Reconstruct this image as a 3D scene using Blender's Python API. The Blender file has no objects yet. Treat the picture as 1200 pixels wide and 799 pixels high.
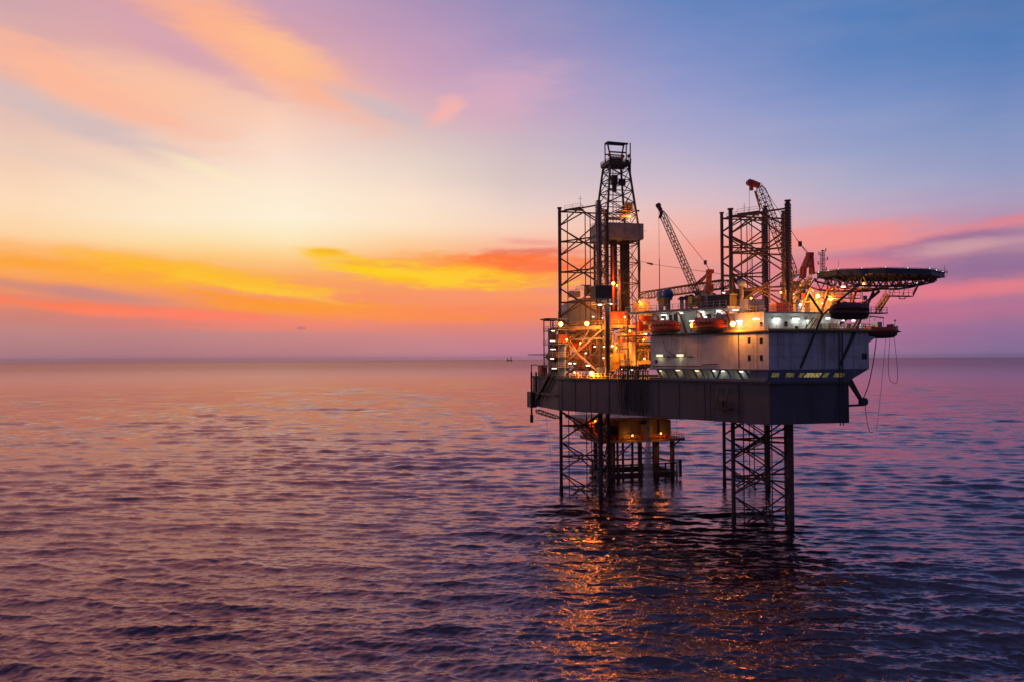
import bpy, math, random
import numpy as np
from mathutils import Vector
R_ = math.radians
random.seed(7)
SC = bpy.context.scene
COL = SC.collection

# ------------------------------------------------------------------ camera
F, CAMZ = 970.0, 33.0                       # focal length in pixels of a 1200 px wide picture, camera height
PITCH = math.atan(20.5 / F); ROLL = R_(0.31)
cd = bpy.data.cameras.new('camera'); cam = bpy.data.objects.new('camera', cd); COL.objects.link(cam)
cd.sensor_width = 36.0; cd.lens = F / 1200 * 36.0; cd.clip_start = 0.5; cd.clip_end = 200000
from mathutils import Matrix
cam.matrix_world = (Matrix.Translation((0, 0, CAMZ)) @ Matrix.Rotation(math.pi / 2 + PITCH, 4, 'X') @ Matrix.Rotation(-ROLL, 4, 'Z'))
SC.camera = cam

def ray(x, y):
    uu, vv = x - 600, 399.5 - y
    u = (uu * math.cos(ROLL) + vv * math.sin(ROLL)) / F; v = (-uu * math.sin(ROLL) + vv * math.cos(ROLL)) / F
    return (u, math.cos(PITCH) - v * math.sin(PITCH), math.sin(PITCH) + v * math.cos(PITCH))

# ------------------------------------------------------------------ rig frame: p to port, q aft (away from the camera), z up
YAW, OX, OY = 0.263, 40.185, 207.134
CY, SY = math.cos(YAW), math.sin(YAW)
def world(p, q, z): return (OX + p * CY - q * SY, OY + p * SY + q * CY, z)
def rig(X, Y, Z): X -= OX; Y -= OY; return (X * CY + Y * SY, -X * SY + Y * CY, Z)
def P(x, y, q):
    """point of the rig's plane q = const seen in the photograph at (x, y)"""
    d = ray(x, y); o = rig(0, 0, CAMZ); dq = -d[0] * SY + d[1] * CY; dp = d[0] * CY + d[1] * SY
    t = (q - o[1]) / dq
    return (o[0] + t * dp, q, CAMZ + t * d[2])
A0 = (-31.1, -2.6); B0 = (-8.4, -56.3)
_l = math.hypot(B0[0] - A0[0], B0[1] - A0[1]); E_ = ((B0[0] - A0[0]) / _l, (B0[1] - A0[1]) / _l); N_ = (E_[1], -E_[0])
ABANG = math.atan2(E_[1], E_[0])
def ab(e, off=0.0, z=None):
    """point along the long starboard bow side of the hull, e metres from its aft corner, off metres outboard"""
    a = (A0[0] + E_[0] * e + N_[0] * off, A0[1] + E_[1] * e + N_[1] * off)
    return a if z is None else (a[0], a[1], z)
def PAB(x, y, off=0.0):
    d = ray(x, y); o = rig(0, 0, CAMZ); dq = -d[0] * SY + d[1] * CY; dp = d[0] * CY + d[1] * SY
    n = N_; t = ((A0[0] - o[0]) * n[0] + (A0[1] - o[1]) * n[1] + off) / (dp * n[0] + dq * n[1])
    return (o[0] + t * dp, o[1] + t * dq, CAMZ + t * d[2])
def PZ(x, y, z):
    d = ray(x, y); t = (z - CAMZ) / d[2]; return rig(d[0] * t, d[1] * t, z)

# ------------------------------------------------------------------ mesh builder
def vadd(a, b): return (a[0] + b[0], a[1] + b[1], a[2] + b[2])
def vsub(a, b): return (a[0] - b[0], a[1] - b[1], a[2] - b[2])
def vmul(a, s): return (a[0] * s, a[1] * s, a[2] * s)
def lerp(a, b, t): return tuple(a[i] + (b[i] - a[i]) * t for i in range(len(a)))
def basis(d):
    d = Vector(d).normalized(); up = Vector((0, 0, 1)) if abs(d.z) < 0.98 else Vector((0, 1, 0))
    s = d.cross(up).normalized(); return d, s, s.cross(d).normalized()
class MB:
    def __init__(s): s.v = []; s.f = []; s.sm = []
    def add(s, vs, fs, smooth=False):
        n = len(s.v); s.v += [tuple(v) for v in vs]; s.f += [tuple(i + n for i in f) for f in fs]; s.sm += [smooth] * len(fs); return s
    def box(s, c, sx, sy, sz, ang=0.0):
        ca, sa = math.cos(ang), math.sin(ang); vs = []
        for z in (-.5, .5):
            for x, y in ((-.5, -.5), (.5, -.5), (.5, .5), (-.5, .5)):
                a, b = x * sx, y * sy; vs.append((c[0] + a * ca - b * sa, c[1] + a * sa + b * ca, c[2] + z * sz))
        return s.add(vs, [(3, 2, 1, 0), (4, 5, 6, 7), (0, 1, 5, 4), (1, 2, 6, 5), (2, 3, 7, 6), (3, 0, 4, 7)])
    def bar(s, a, b, w, h=None):
        h = h or w; d, sd, up = basis(vsub(b, a)); vs = []
        for q in (a, b):
            for x, y in ((-.5, -.5), (.5, -.5), (.5, .5), (-.5, .5)): vs.append(Vector(q) + sd * (x * w) + up * (y * h))
        return s.add(vs, [(3, 2, 1, 0), (4, 5, 6, 7), (0, 1, 5, 4), (1, 2, 6, 5), (2, 3, 7, 6), (3, 0, 4, 7)])
    def tube(s, a, b, r, r2=None, n=7):
        r2 = r if r2 is None else r2; d, sd, up = basis(vsub(b, a)); vs = []
        for q, rr in ((a, r), (b, r2)):
            for i in range(n):
                t = 2 * math.pi * i / n; vs.append(Vector(q) + sd * (rr * math.cos(t)) + up * (rr * math.sin(t)))
        s.add(vs, [(i, (i + 1) % n, n + (i + 1) % n, n + i) for i in range(n)], True)
        return s.add(vs, [tuple(range(n))[::-1], tuple(range(n, 2 * n))])
    def path(s, pts, r, n=6):
        for a, b in zip(pts, pts[1:]): s.tube(a, b, r, n=n)
        return s
    def prism(s, poly, z0, z1, poly2=None):
        n = len(poly); q = poly2 or poly
        vs = [(x, y, z0) for x, y in poly] + [(x, y, z1) for x, y in q]
        return s.add(vs, [tuple(range(n))[::-1], tuple(range(n, 2 * n))] + [(i, (i + 1) % n, n + (i + 1) % n, n + i) for i in range(n)])
    def ring(s, poly, z0, z1, t):
        """thin wall standing on a closed outline"""
        for a, b in zip(poly, poly[1:] + poly[:1]):
            m = ((a[0] + b[0]) / 2, (a[1] + b[1]) / 2, (z0 + z1) / 2); L = math.hypot(b[0] - a[0], b[1] - a[1])
            s.box(m, L, t, z1 - z0, math.atan2(b[1] - a[1], b[0] - a[0]))
        return s
    def ball(s, c, rx, ry=None, rz=None, n=14, m=8, ang=0.0):
        ry = ry or rx; rz = rz or rx; ca, sa = math.cos(ang), math.sin(ang); vs = []
        for j in range(m + 1):
            ph = math.pi * j / m
            for i in range(n):
                th = 2 * math.pi * i / n; x, y = rx * math.sin(ph) * math.cos(th), ry * math.sin(ph) * math.sin(th)
                vs.append((c[0] + x * ca - y * sa, c[1] + x * sa + y * ca, c[2] + rz * math.cos(ph)))
        return s.add(vs, [(j * n + i, (j + 1) * n + i, (j + 1) * n + (i + 1) % n, j * n + (i + 1) % n) for j in range(m) for i in range(n)], True)
    def loft(s, rings, cap=True):
        n = len(rings[0]); vs = [p for r in rings for p in r]
        s.add(vs, [(k * n + i, k * n + (i + 1) % n, (k + 1) * n + (i + 1) % n, (k + 1) * n + i) for k in range(len(rings) - 1) for i in range(n)], True)
        if cap: s.add(list(rings[0]) + list(rings[-1]), [tuple(range(n))[::-1], tuple(range(n, 2 * n))])
        return s
    def lattice(s, a, b, w0, w1, n, rc, rl):
        """square lattice boom from a to b"""
        d, sd, up = basis(vsub(b, a)); L = (Vector(b) - Vector(a)).length
        def c(t, i):
            w = (w0 + (w1 - w0) * t) / 2; k = min(1, t / .08 + .25, (1 - t) / .08 + .35); w *= k
            sx, sy = ((-1, -1), (1, -1), (1, 1), (-1, 1))[i]; return tuple(Vector(a) + d * (L * t) + sd * (w * sx) + up * (w * sy))
        for k in range(n):
            t0, t1 = k / n, (k + 1) / n
            for i in range(4):
                j = (i + 1) % 4
                s.tube(c(t0, i), c(t1, i), rc, n=5)
                s.tube(c(t0, i) if k % 2 else c(t0, j), c(t1, j) if k % 2 else c(t1, i), rl, n=4)
                s.tube(c(t1, i), c(t1, j), rl, n=4)
        return s
    def rail(s, pts, h=1.1, step=2.0, r=.045, rails=(1.0, .5)):
        for a, b in zip(pts, pts[1:]):
            L = math.dist(a, b); k = max(1, round(L / step))
            for t in rails: s.bar(vadd(a, (0, 0, h * t)), vadd(b, (0, 0, h * t)), r * 1.6)
            for i in range(k + 1):
                q = lerp(a, b, i / k); s.bar(q, vadd(q, (0, 0, h)), r * 1.8)
        return s
    def build(s, name, mat, parent=None, base=None):
        base = base if base is not None else (tuple(parent['_b']) if parent is not None else (0, 0, 0))
        me = bpy.data.meshes.new(name)
        me.from_pydata([(v[0] - base[0], v[1] - base[1], v[2] - base[2]) for v in s.v], [], s.f)
        me.polygons.foreach_set('use_smooth', s.sm); me.materials.append(mat); me.update()
        o = bpy.data.objects.new(name, me); COL.objects.link(o)
        if parent is not None: o.parent = parent; o['_b'] = base
        else: o.location = world(*base); o.rotation_euler = (0, 0, YAW); o['_b'] = base
        return o

def tag(o, label=None, cat=None, group=None, kind=None):
    if label: o['label'] = label
    if cat: o['category'] = cat
    if group: o['group'] = group
    if kind: o['kind'] = kind
    return o
def thing(name, label, cat, base, group=None):
    o = bpy.data.objects.new(name, None); COL.objects.link(o); o.empty_display_size = .5
    o.location = world(*base); o.rotation_euler = (0, 0, YAW); o['_b'] = base
    return tag(o, label, cat, group)
def copy_tree(o, parent=None):
    c = o.copy(); COL.objects.link(c)
    if parent is not None: c.parent = parent
    for ch in o.children: copy_tree(ch, c)
    return c
def place(o, base, rz=0.0):
    o.location = world(*base); o.rotation_euler = (0, 0, YAW + rz); return o

# ------------------------------------------------------------------ node helpers
def s2l(c):
    f = lambda v: v / 12.92 if v <= .04045 else ((v + .055) / 1.055) ** 2.4
    return tuple(f(v / 255) for v in c)
class G:
    """small expression builder for shader math"""
    def __init__(s, nt): s.nt = nt
    def m(s, op, *a, clamp=False):
        n = s.nt.nodes.new('ShaderNodeMath'); n.operation = op; n.use_clamp = clamp
        for i, x in enumerate(a):
            if isinstance(x, (int, float)): n.inputs[i].default_value = x
            else: s.nt.links.new(x, n.inputs[i])
        return n.outputs[0]
    def add(s, a, b): return s.m('ADD', a, b)
    def sub(s, a, b): return s.m('SUBTRACT', a, b)
    def mul(s, a, b): return s.m('MULTIPLY', a, b)
    def mad(s, a, b, c): return s.m('MULTIPLY_ADD', a, b, c)
    def smooth(s, x, a, b, c=0.0, d=1.0, kind='SMOOTHSTEP'):
        n = s.nt.nodes.new('ShaderNodeMapRange'); n.interpolation_type = kind
        for i, v in enumerate((x, a, b, c, d)):
            if isinstance(v, (int, float)): n.inputs[i].default_value = v
            else: s.nt.links.new(v, n.inputs[i])
        return n.outputs[0]
    def comb(s, x, y, z=0.0):
        n = s.nt.nodes.new('ShaderNodeCombineXYZ')
        for i, v in enumerate((x, y, z)):
            if isinstance(v, (int, float)): n.inputs[i].default_value = v
            else: s.nt.links.new(v, n.inputs[i])
        return n.outputs[0]
    def noise(s, vec, scale=1.0, detail=3.0, rough=.5, dist=0.0, out='Fac'):
        n = s.nt.nodes.new('ShaderNodeTexNoise'); n.inputs['Scale'].default_value = scale; n.inputs['Detail'].default_value = detail
        n.inputs['Roughness'].default_value = rough; n.inputs['Distortion'].default_value = dist
        if vec is not None: s.nt.links.new(vec, n.inputs['Vector'])
        return n.outputs[out]
    def mapping(s, vec, scale=(1, 1, 1), rot=(0, 0, 0), loc=(0, 0, 0)):
        n = s.nt.nodes.new('ShaderNodeMapping'); n.inputs['Scale'].default_value = scale; n.inputs['Rotation'].default_value = rot; n.inputs['Location'].default_value = loc
        s.nt.links.new(vec, n.inputs['Vector']); return n.outputs[0]
    def mix(s, fac, a, b, mode='MIX'):
        n = s.nt.nodes.new('ShaderNodeMix'); n.data_type = 'RGBA'; n.blend_type = mode; n.clamp_factor = True
        for sock, v in ((n.inputs[0], fac), (n.inputs[6], a), (n.inputs[7], b)):
            if isinstance(v, (int, float)): sock.default_value = v
            elif isinstance(v, tuple): sock.default_value = (v[0], v[1], v[2], 1)
            else: s.nt.links.new(v, sock)
        return n.outputs[2]
    def ramp(s, fac, stops):
        n = s.nt.nodes.new('ShaderNodeValToRGB'); cr = n.color_ramp; cr.interpolation = 'LINEAR'
        stops = sorted(stops, key=lambda t: t[0])
        while len(cr.elements) < len(stops): cr.elements.new(0.5)
        for e, (t, c) in zip(cr.elements, stops): e.position = t; e.color = (c[0], c[1], c[2], 1)
        s.nt.links.new(fac, n.inputs[0]); return n.outputs[0]

MATS = {}
def mat(name, col, rough=.6, metal=0.0, dirt=(.05, .03, .025), dirt_amt=.45, streak=True, scale=.6, var=.25, emit=None, es=0.0):
    m = bpy.data.materials.new(name); m.use_nodes = True; nt = m.node_tree; g = G(nt); b = nt.nodes['Principled BSDF']
    tc = nt.nodes.new('ShaderNodeNewGeometry').outputs['Position']
    v1 = g.noise(tc, scale, 4, .6)
    st = g.noise(g.mapping(tc, (1.1, 1.1, .09 if streak else 1.1)), scale * 1.6, 5, .65)
    c = g.mix(g.smooth(v1, .25, .75), tuple(x * (1 - var) for x in col), tuple(min(1, x * (1 + var)) for x in col))
    c = g.mix(g.smooth(st, .50, .74, 0, dirt_amt), c, dirt)
    nt.links.new(c, b.inputs['Base Color'])
    nt.links.new(g.smooth(v1, .2, .8, max(.05, rough - .15), min(1, rough + .15)), b.inputs['Roughness'])
    b.inputs['Metallic'].default_value = metal
    if emit: b.inputs['Emission Color'].default_value = (*emit, 1); b.inputs['Emission Strength'].default_value = es
    MATS[name] = m; return m
leg_m = mat('leg_steel', (.085, .052, .052), .55, dirt=(.12, .04, .025), dirt_amt=.6)
dark_m = mat('dark_steel', (.035, .03, .032), .6, dirt=(.07, .03, .02))
hull_m = mat('hull_paint', (.085, .078, .095), .6, dirt=(.018, .015, .018), dirt_amt=.9, scale=.28)
band_m = mat('blue_band_paint', (.09, .12, .18), .5, dirt=(.03, .03, .035))
white_m = mat('white_paint', (.50, .50, .53), .5, dirt=(.15, .10, .08), dirt_amt=.8, scale=.42, var=.2)
grey_m = mat('grey_paint', (.24, .23, .23), .55)
lgrey_m = mat('light_grey_paint', (.42, .42, .42), .5, dirt_amt=.3)
deck_m = mat('deck_paint', (.10, .09, .085), .75, streak=False)
orange_m = mat('orange_paint', (.50, .07, .014), .4, dirt=(.15, .03, .02), dirt_amt=.3)
red_m = mat('red_paint', (.36, .022, .018), .45, dirt_amt=.3)
crane_m = mat('crane_red_paint', (.42, .06, .03), .5)
yellow_m = mat('yellow_paint', (.60, .36, .04), .5)
tan_m = mat('tan_paint', (.48, .34, .2), .55)
dome_m = mat('blue_dome', (.07, .11, .22), .35, dirt_amt=.15, streak=False)
dome2_m = mat('pale_dome', (.32, .36, .42), .35, dirt_amt=.15, streak=False)
heli_m = mat('helideck_steel', (.03, .048, .085), .55)
dred_m = mat('dark_red_paint', (.10, .012, .014), .45, dirt_amt=.3)
rub_m = mat('black_rubber', (.012, .012, .014), .55, dirt_amt=.2)
rope_m = mat('rope', (.05, .045, .05), .9, streak=False)
glass_m = mat('dark_glass', (.012, .014, .02), .08, dirt_amt=.1, var=.1)
SOD = (1.0, .30, .03); FLU = (.95, 1.0, .80); WARM = (1.0, .80, .40)
def emat(name, col, es):
    m = bpy.data.materials.new(name); m.use_nodes = True; b = m.node_tree.nodes['Principled BSDF']
    b.inputs['Base Color'].default_value = (.8, .8, .8, 1); b.inputs['Emission Color'].default_value = (*col, 1); b.inputs['Emission Strength'].default_value = es
    return m
sod_e = emat('sodium_lens', (1.0, .22, .022), 14.0); flu_e = emat('fluorescent_tube', (1.0, 1.0, .86), 1.5); flu2_e = emat('warm_tube', (1.0, .88, .45), 1.0)
# lit interior seen through windows: a warm room with uneven brightness
def win_mat(name, es):
    m = bpy.data.materials.new(name); m.use_nodes = True; nt = m.node_tree; g = G(nt); b = nt.nodes['Principled BSDF']
    pos = nt.nodes.new('ShaderNodeNewGeometry').outputs['Position']
    n = g.noise(g.mapping(pos, (2.2, 2.2, 1.2)), 1.8, 3, .6)
    c = g.ramp(n, [(.30, (.05, .03, .01)), (.48, (.55, .38, .10)), (.6, (.8, .68, .32)), (.75, (.3, .12, .03))])
    nt.links.new(c, b.inputs['Emission Color']); b.inputs['Emission Strength'].default_value = es
    b.inputs['Base Color'].default_value = (.02, .02, .02, 1); b.inputs['Roughness'].default_value = .1
    return m
win_e, win_d = win_mat('lit_window', .42), win_mat('dim_lit_window', .16)


# ------------------------------------------------------------------ sky: dusk gradient by compass direction with lit cloud banks
def azel(x, y):
    d = ray(x, y); n = math.sqrt(sum(t * t for t in d)); return math.degrees(math.atan2(d[0], d[1])), math.degrees(math.asin(d[2] / n))
wd = bpy.data.worlds.new('World'); SC.world = wd; wd.use_nodes = True
nt = wd.node_tree; g = G(nt); bg = nt.nodes['Background']
gen = nt.nodes.new('ShaderNodeTexCoord').outputs['Generated']
sx = nt.nodes.new('ShaderNodeSeparateXYZ'); nt.links.new(gen, sx.inputs[0])
az = g.mul(g.m('ARCTAN2', sx.outputs[0], sx.outputs[1]), 57.29578)
el = g.mul(g.m('ARCSINE', sx.outputs[2]), 57.29578)
uv0 = g.comb(az, el, 0.0)
def vmath(op, a, b=None):
    n = nt.nodes.new('ShaderNodeVectorMath'); n.operation = op
    for i, v in enumerate((a, b)):
        if v is None: continue
        if isinstance(v, tuple): n.inputs[i].default_value = v
        else: nt.links.new(v, n.inputs[i])
    return n.outputs[1] if op == 'LENGTH' else n.outputs[0]
def warp(vec, scl, amp, detail=4.0, rot=0.0):
    n = g.noise(g.mapping(vec, (scl[0], scl[1], 1), (0, 0, rot)), 1.0, detail, .55, out='Color')
    return vmath('ADD', vec, vmath('MULTIPLY', vmath('SUBTRACT', n, (.5, .5, .5)), (amp[0], amp[1], 0.0)))
uvs = warp(uv0, (.045, .16), (5.0, 1.3), 4.0, R_(8))          # soft warp for the gradient
uvc = warp(uv0, (.12, .55), (3.2, .75), 5.0, R_(6))           # streaky warp for the clouds
sep = nt.nodes.new('ShaderNodeSeparateXYZ'); nt.links.new(uvs, sep.inputs[0])
saz, sel = sep.outputs[0], sep.outputs[1]
T = g.m('DIVIDE', g.add(sel, 5.0), 95.0)                        # elevation -5..90
ZL, ZR = (120, 120, 165), (60, 85, 140)
cols = [
 (30,  [(0,(208,165,172)),(60,(226,170,162)),(130,(226,190,180)),(190,(243,206,182)),(240,(255,221,186)),(270,(255,213,162)),(300,(255,184,112)),(325,(250,158,84)),(345,(235,138,100)),(370,(208,124,110)),(390,(188,130,130)),(420,(172,120,130))], [(-120,(232,168,160)),(-420,(215,150,160)),(-800,(150,120,160))]),
 (180, [(0,(215,158,170)),(50,(222,165,170)),(100,(240,190,170)),(140,(235,198,185)),(180,(243,210,190)),(220,(255,230,200)),(260,(255,234,202)),(282,(255,222,164)),(302,(255,196,110)),(330,(250,160,84)),(355,(232,130,108)),(378,(212,125,118)),(395,(188,128,130)),(420,(178,120,130))], [(-120,(238,170,155)),(-420,(220,150,158)),(-800,(150,120,160))]),
 (330, [(0,(198,154,180)),(40,(215,160,170)),(90,(240,185,168)),(140,(252,208,185)),(180,(252,222,204)),(220,(255,236,211)),(258,(255,243,216)),(282,(255,233,186)),(305,(255,205,130)),(330,(252,165,92)),(355,(250,142,90)),(377,(236,130,104)),(392,(200,128,126)),(420,(184,124,134))], [(-120,(215,155,165)),(-420,(205,145,165)),(-800,(135,115,160))]),
 (480, [(0,(170,142,182)),(40,(188,150,186)),(80,(205,160,186)),(125,(220,178,184)),(165,(222,196,193)),(195,(232,212,200)),(230,(252,226,205)),(262,(255,229,197)),(288,(255,205,150)),(312,(253,175,105)),(345,(250,148,95)),(372,(248,135,95)),(386,(225,129,112)),(398,(200,128,132)),(420,(190,128,142))], [(-120,(165,138,178)),(-420,(170,135,170)),(-800,(110,110,160))]),
 (600, [(0,(140,136,186)),(50,(164,146,190)),(100,(188,160,195)),(140,(202,170,192)),(180,(206,186,195)),(210,(216,196,195)),(240,(236,210,200)),(268,(250,211,186)),(285,(250,190,160)),(310,(250,158,115)),(345,(250,145,100)),(372,(244,132,102)),(390,(214,130,130)),(405,(203,126,145)),(420,(190,125,150))], [(-120,(125,122,180)),(-420,(120,115,168)),(-800,(90,100,155))]),
 (800, [(0,(96,130,190)),(60,(120,140,198)),(120,(150,155,204)),(170,(175,170,205)),(210,(200,184,204)),(240,(226,190,194)),(265,(245,182,170)),(290,(240,168,156)),(320,(238,154,140)),(345,(228,140,136)),(380,(215,128,132)),(420,(168,116,150))], [(-120,(72,105,175)),(-300,(60,88,148))]),
 (1010,[(0,(66,120,185)),(60,(90,130,190)),(120,(120,145,199)),(180,(150,160,200)),(220,(174,170,200)),(250,(196,166,190)),(275,(215,145,160)),(300,(198,130,150)),(330,(200,122,147)),(352,(192,117,146)),(375,(182,110,145)),(395,(168,106,147)),(420,(154,115,150))], [(-120,(55,95,165)),(-300,(55,82,142))]),
 (1170,[(0,(60,112,176)),(50,(80,124,185)),(100,(100,132,190)),(150,(125,146,194)),(200,(150,156,196)),(235,(166,153,187)),(262,(180,140,170)),(290,(175,130,155)),(320,(164,114,148)),(348,(178,115,146)),(370,(160,106,146)),(395,(140,105,150)),(420,(128,106,150))], [(-120,(45,85,155)),(-300,(50,78,138))]),
]
def ramp_for(x, stops, ups):
    st = [((azel(x, y)[1] + 5) / 95, s2l(c)) for y, c in stops]
    for y, c in ups: st.append(((azel(x, y)[1] + 5) / 95, s2l(c)))
    st.append((.75, s2l((50, 66, 112))))
    return g.ramp(T, st)
base = None; pa = None
for x, st, ups in cols:
    r = ramp_for(x, st, ups); a = azel(x, 300)[0]
    if base is None: base = r
    else: base = g.mix(g.smooth(saz, pa, a, kind='LINEAR'), base, r)
    pa = a
# the dim half of the sky behind the camera
back = g.ramp(T, [(0.0, s2l((66, 60, 90))), (.06, s2l((76, 68, 102))), (.14, s2l((86, 80, 122))), (.3, s2l((68, 76, 124))), (.75, s2l((46, 60, 106)))])
base = g.mix(g.smooth(saz, 42, 95), base, back)
base = g.mix(g.smooth(saz, -60, -115), base, back)
# clouds: (x, y, slope, half length, half height, colour, strength, ragged)
CL = [
 (285,48,.46,190,40,(255,178,140),.95,.5),(330,62,.35,75,26,(255,190,140),.8,.5),(205,58,.36,130,17,(212,160,178),.75,.5),(90,98,.28,180,32,(255,184,152),.9,.5),
 (190,105,.25,110,26,(255,196,160),.6,.5),(75,136,.28,150,20,(212,188,188),.85,.5),(445,128,.34,85,12,(204,186,192),.8,.5),
 (522,132,-.7,34,15,(255,182,168),.8,.5),(590,112,-.3,90,40,(224,172,190),.5,.6),(240,200,.3,70,8,(255,240,196),.5,.5),(60,185,.2,120,14,(232,205,188),.5,.5),
 (70,296,.06,170,14,(255,182,110),.7,.6),
 (110,316,.05,260,16,(255,164,44),.95,.7),(225,321,.13,160,13,(255,178,0),1.0,.6),(360,362,.03,200,14,(255,152,16),.95,.7),(310,340,.16,105,5,(255,200,25),.75,.5),(300,352,.15,120,5,(255,150,0),.8,.5),
 (90,343,.10,140,9,(200,134,128),.85,.6),(60,352,.05,110,5,(205,130,122),.5,.6),(100,360,.05,200,8,(255,120,74),.95,.7),(240,372,.05,160,8,(255,124,96),.85,.7),(330,382,.0,170,8,(240,128,108),.6,.7),
 (480,372,.0,190,10,(255,140,66),.7,.7),
 (560,318,.03,150,24,(255,152,26),1.0,.7),(600,309,.0,110,14,(255,120,40),.85,.7),(445,318,.17,100,10,(255,204,0),1.0,.6),(500,329,.04,90,9,(255,186,0),.9,.7),(580,335,.0,90,8,(255,172,40),.8,.7),
 (455,311,.08,60,5,(240,120,60),.5,.8),(530,322,.05,120,17,(255,212,40),.75,1.5),(610,306,.02,90,10,(255,108,52),.7,1.5),(250,325,.12,150,14,(255,196,40),.6,1.4),(640,314,.0,60,7,(255,110,70),.8,.7),
 (386,297,.04,42,8,(255,198,0),1.0,.6),(388,295,.02,28,3.5,(236,150,56),.3,.7),(425,302,.1,26,5,(255,196,30),.9,.7),
 (625,296,.03,80,5,(236,118,96),.85,.7),(622,285,.10,42,5,(244,160,146),.8,.8),(545,365,.0,150,8,(255,132,84),.6,.8),(650,352,.0,120,9,(255,150,86),.6,.8),
 (353,385,.0,7,2.2,(168,112,116),.8,.3),
 (1005,277,.03,130,19,(244,142,138),.9,.7),(880,288,-.03,110,20,(252,150,130),.6,.7),(1055,298,-.06,120,13,(172,108,146),.95,.7),(970,312,-.02,90,14,(234,124,136),.7,.7),
 (1185,262,-.12,90,9,(220,128,144),.9,.7),(1150,277,-.05,80,9,(150,106,148),.9,.7),(1125,289,-.06,80,9,(206,156,164),.8,.7),(1165,310,-.03,130,15,(144,104,148),.9,.7),
 (1150,340,-.10,150,12,(230,122,134),.9,.7),(1040,344,-.03,110,14,(228,122,142),.65,.7),(1090,366,-.02,170,14,(194,108,142),.6,.7),(930,350,.0,110,16,(240,124,128),.6,.7),
]
frag = g.noise(g.mapping(uvc, (.28, 1.25, 1)), 1.0, 8, .66)
fr = g.sub(frag, .5)
DEG = 0.0591
for x, y, sl, a, b, c, stg, rag in CL:
    u0, v0 = azel(x, y); n = nt.nodes.new('ShaderNodeMapping'); n.vector_type = 'TEXTURE'
    n.inputs['Location'].default_value = (u0, v0, 0); n.inputs['Rotation'].default_value = (0, 0, -math.atan(sl)); n.inputs['Scale'].default_value = (a * DEG, b * DEG, 1)
    nt.links.new(uvc if b > 3 else uv0, n.inputs['Vector'])
    d = g.mad(fr, rag * 2.1, vmath('LENGTH', n.outputs[0]))
    base = g.mix(g.smooth(d, 1.18, .15, 0, stg), base, s2l(c))
# faint high streaks over everything
stk = g.noise(g.mapping(uvs, (.06, .30, 1), (0, 0, R_(17))), 1.0, 5, .6)
base = g.mix(g.smooth(stk, .3, .7, 0, .10), base, g.mix(.5, base, (1.0, .78, .62)))
base = g.mix(.02, base, (.60, .46, .50))
nt.links.new(base, bg.inputs['Color']); bg.inputs['Strength'].default_value = 1.0
wd.cycles.sampling_method = 'MANUAL'; wd.cycles.sample_map_resolution = 1024

# the sun has just gone below the cloud bank left of the rig: its lamp stands a little below the horizon
sd = bpy.data.lights.new('sun', 'SUN'); sd.energy = .3; sd.angle = R_(.5); sd.color = (1.0, .55, .25)
so = bpy.data.objects.new('sun', sd); COL.objects.link(so)
sa, se = math.radians(azel(380, 300)[0]), R_(-1.5)
so.rotation_euler = Vector((-math.sin(sa) * math.cos(se), -math.cos(sa) * math.cos(se), -math.sin(se))).to_track_quat('-Z', 'Y').to_euler()

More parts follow.
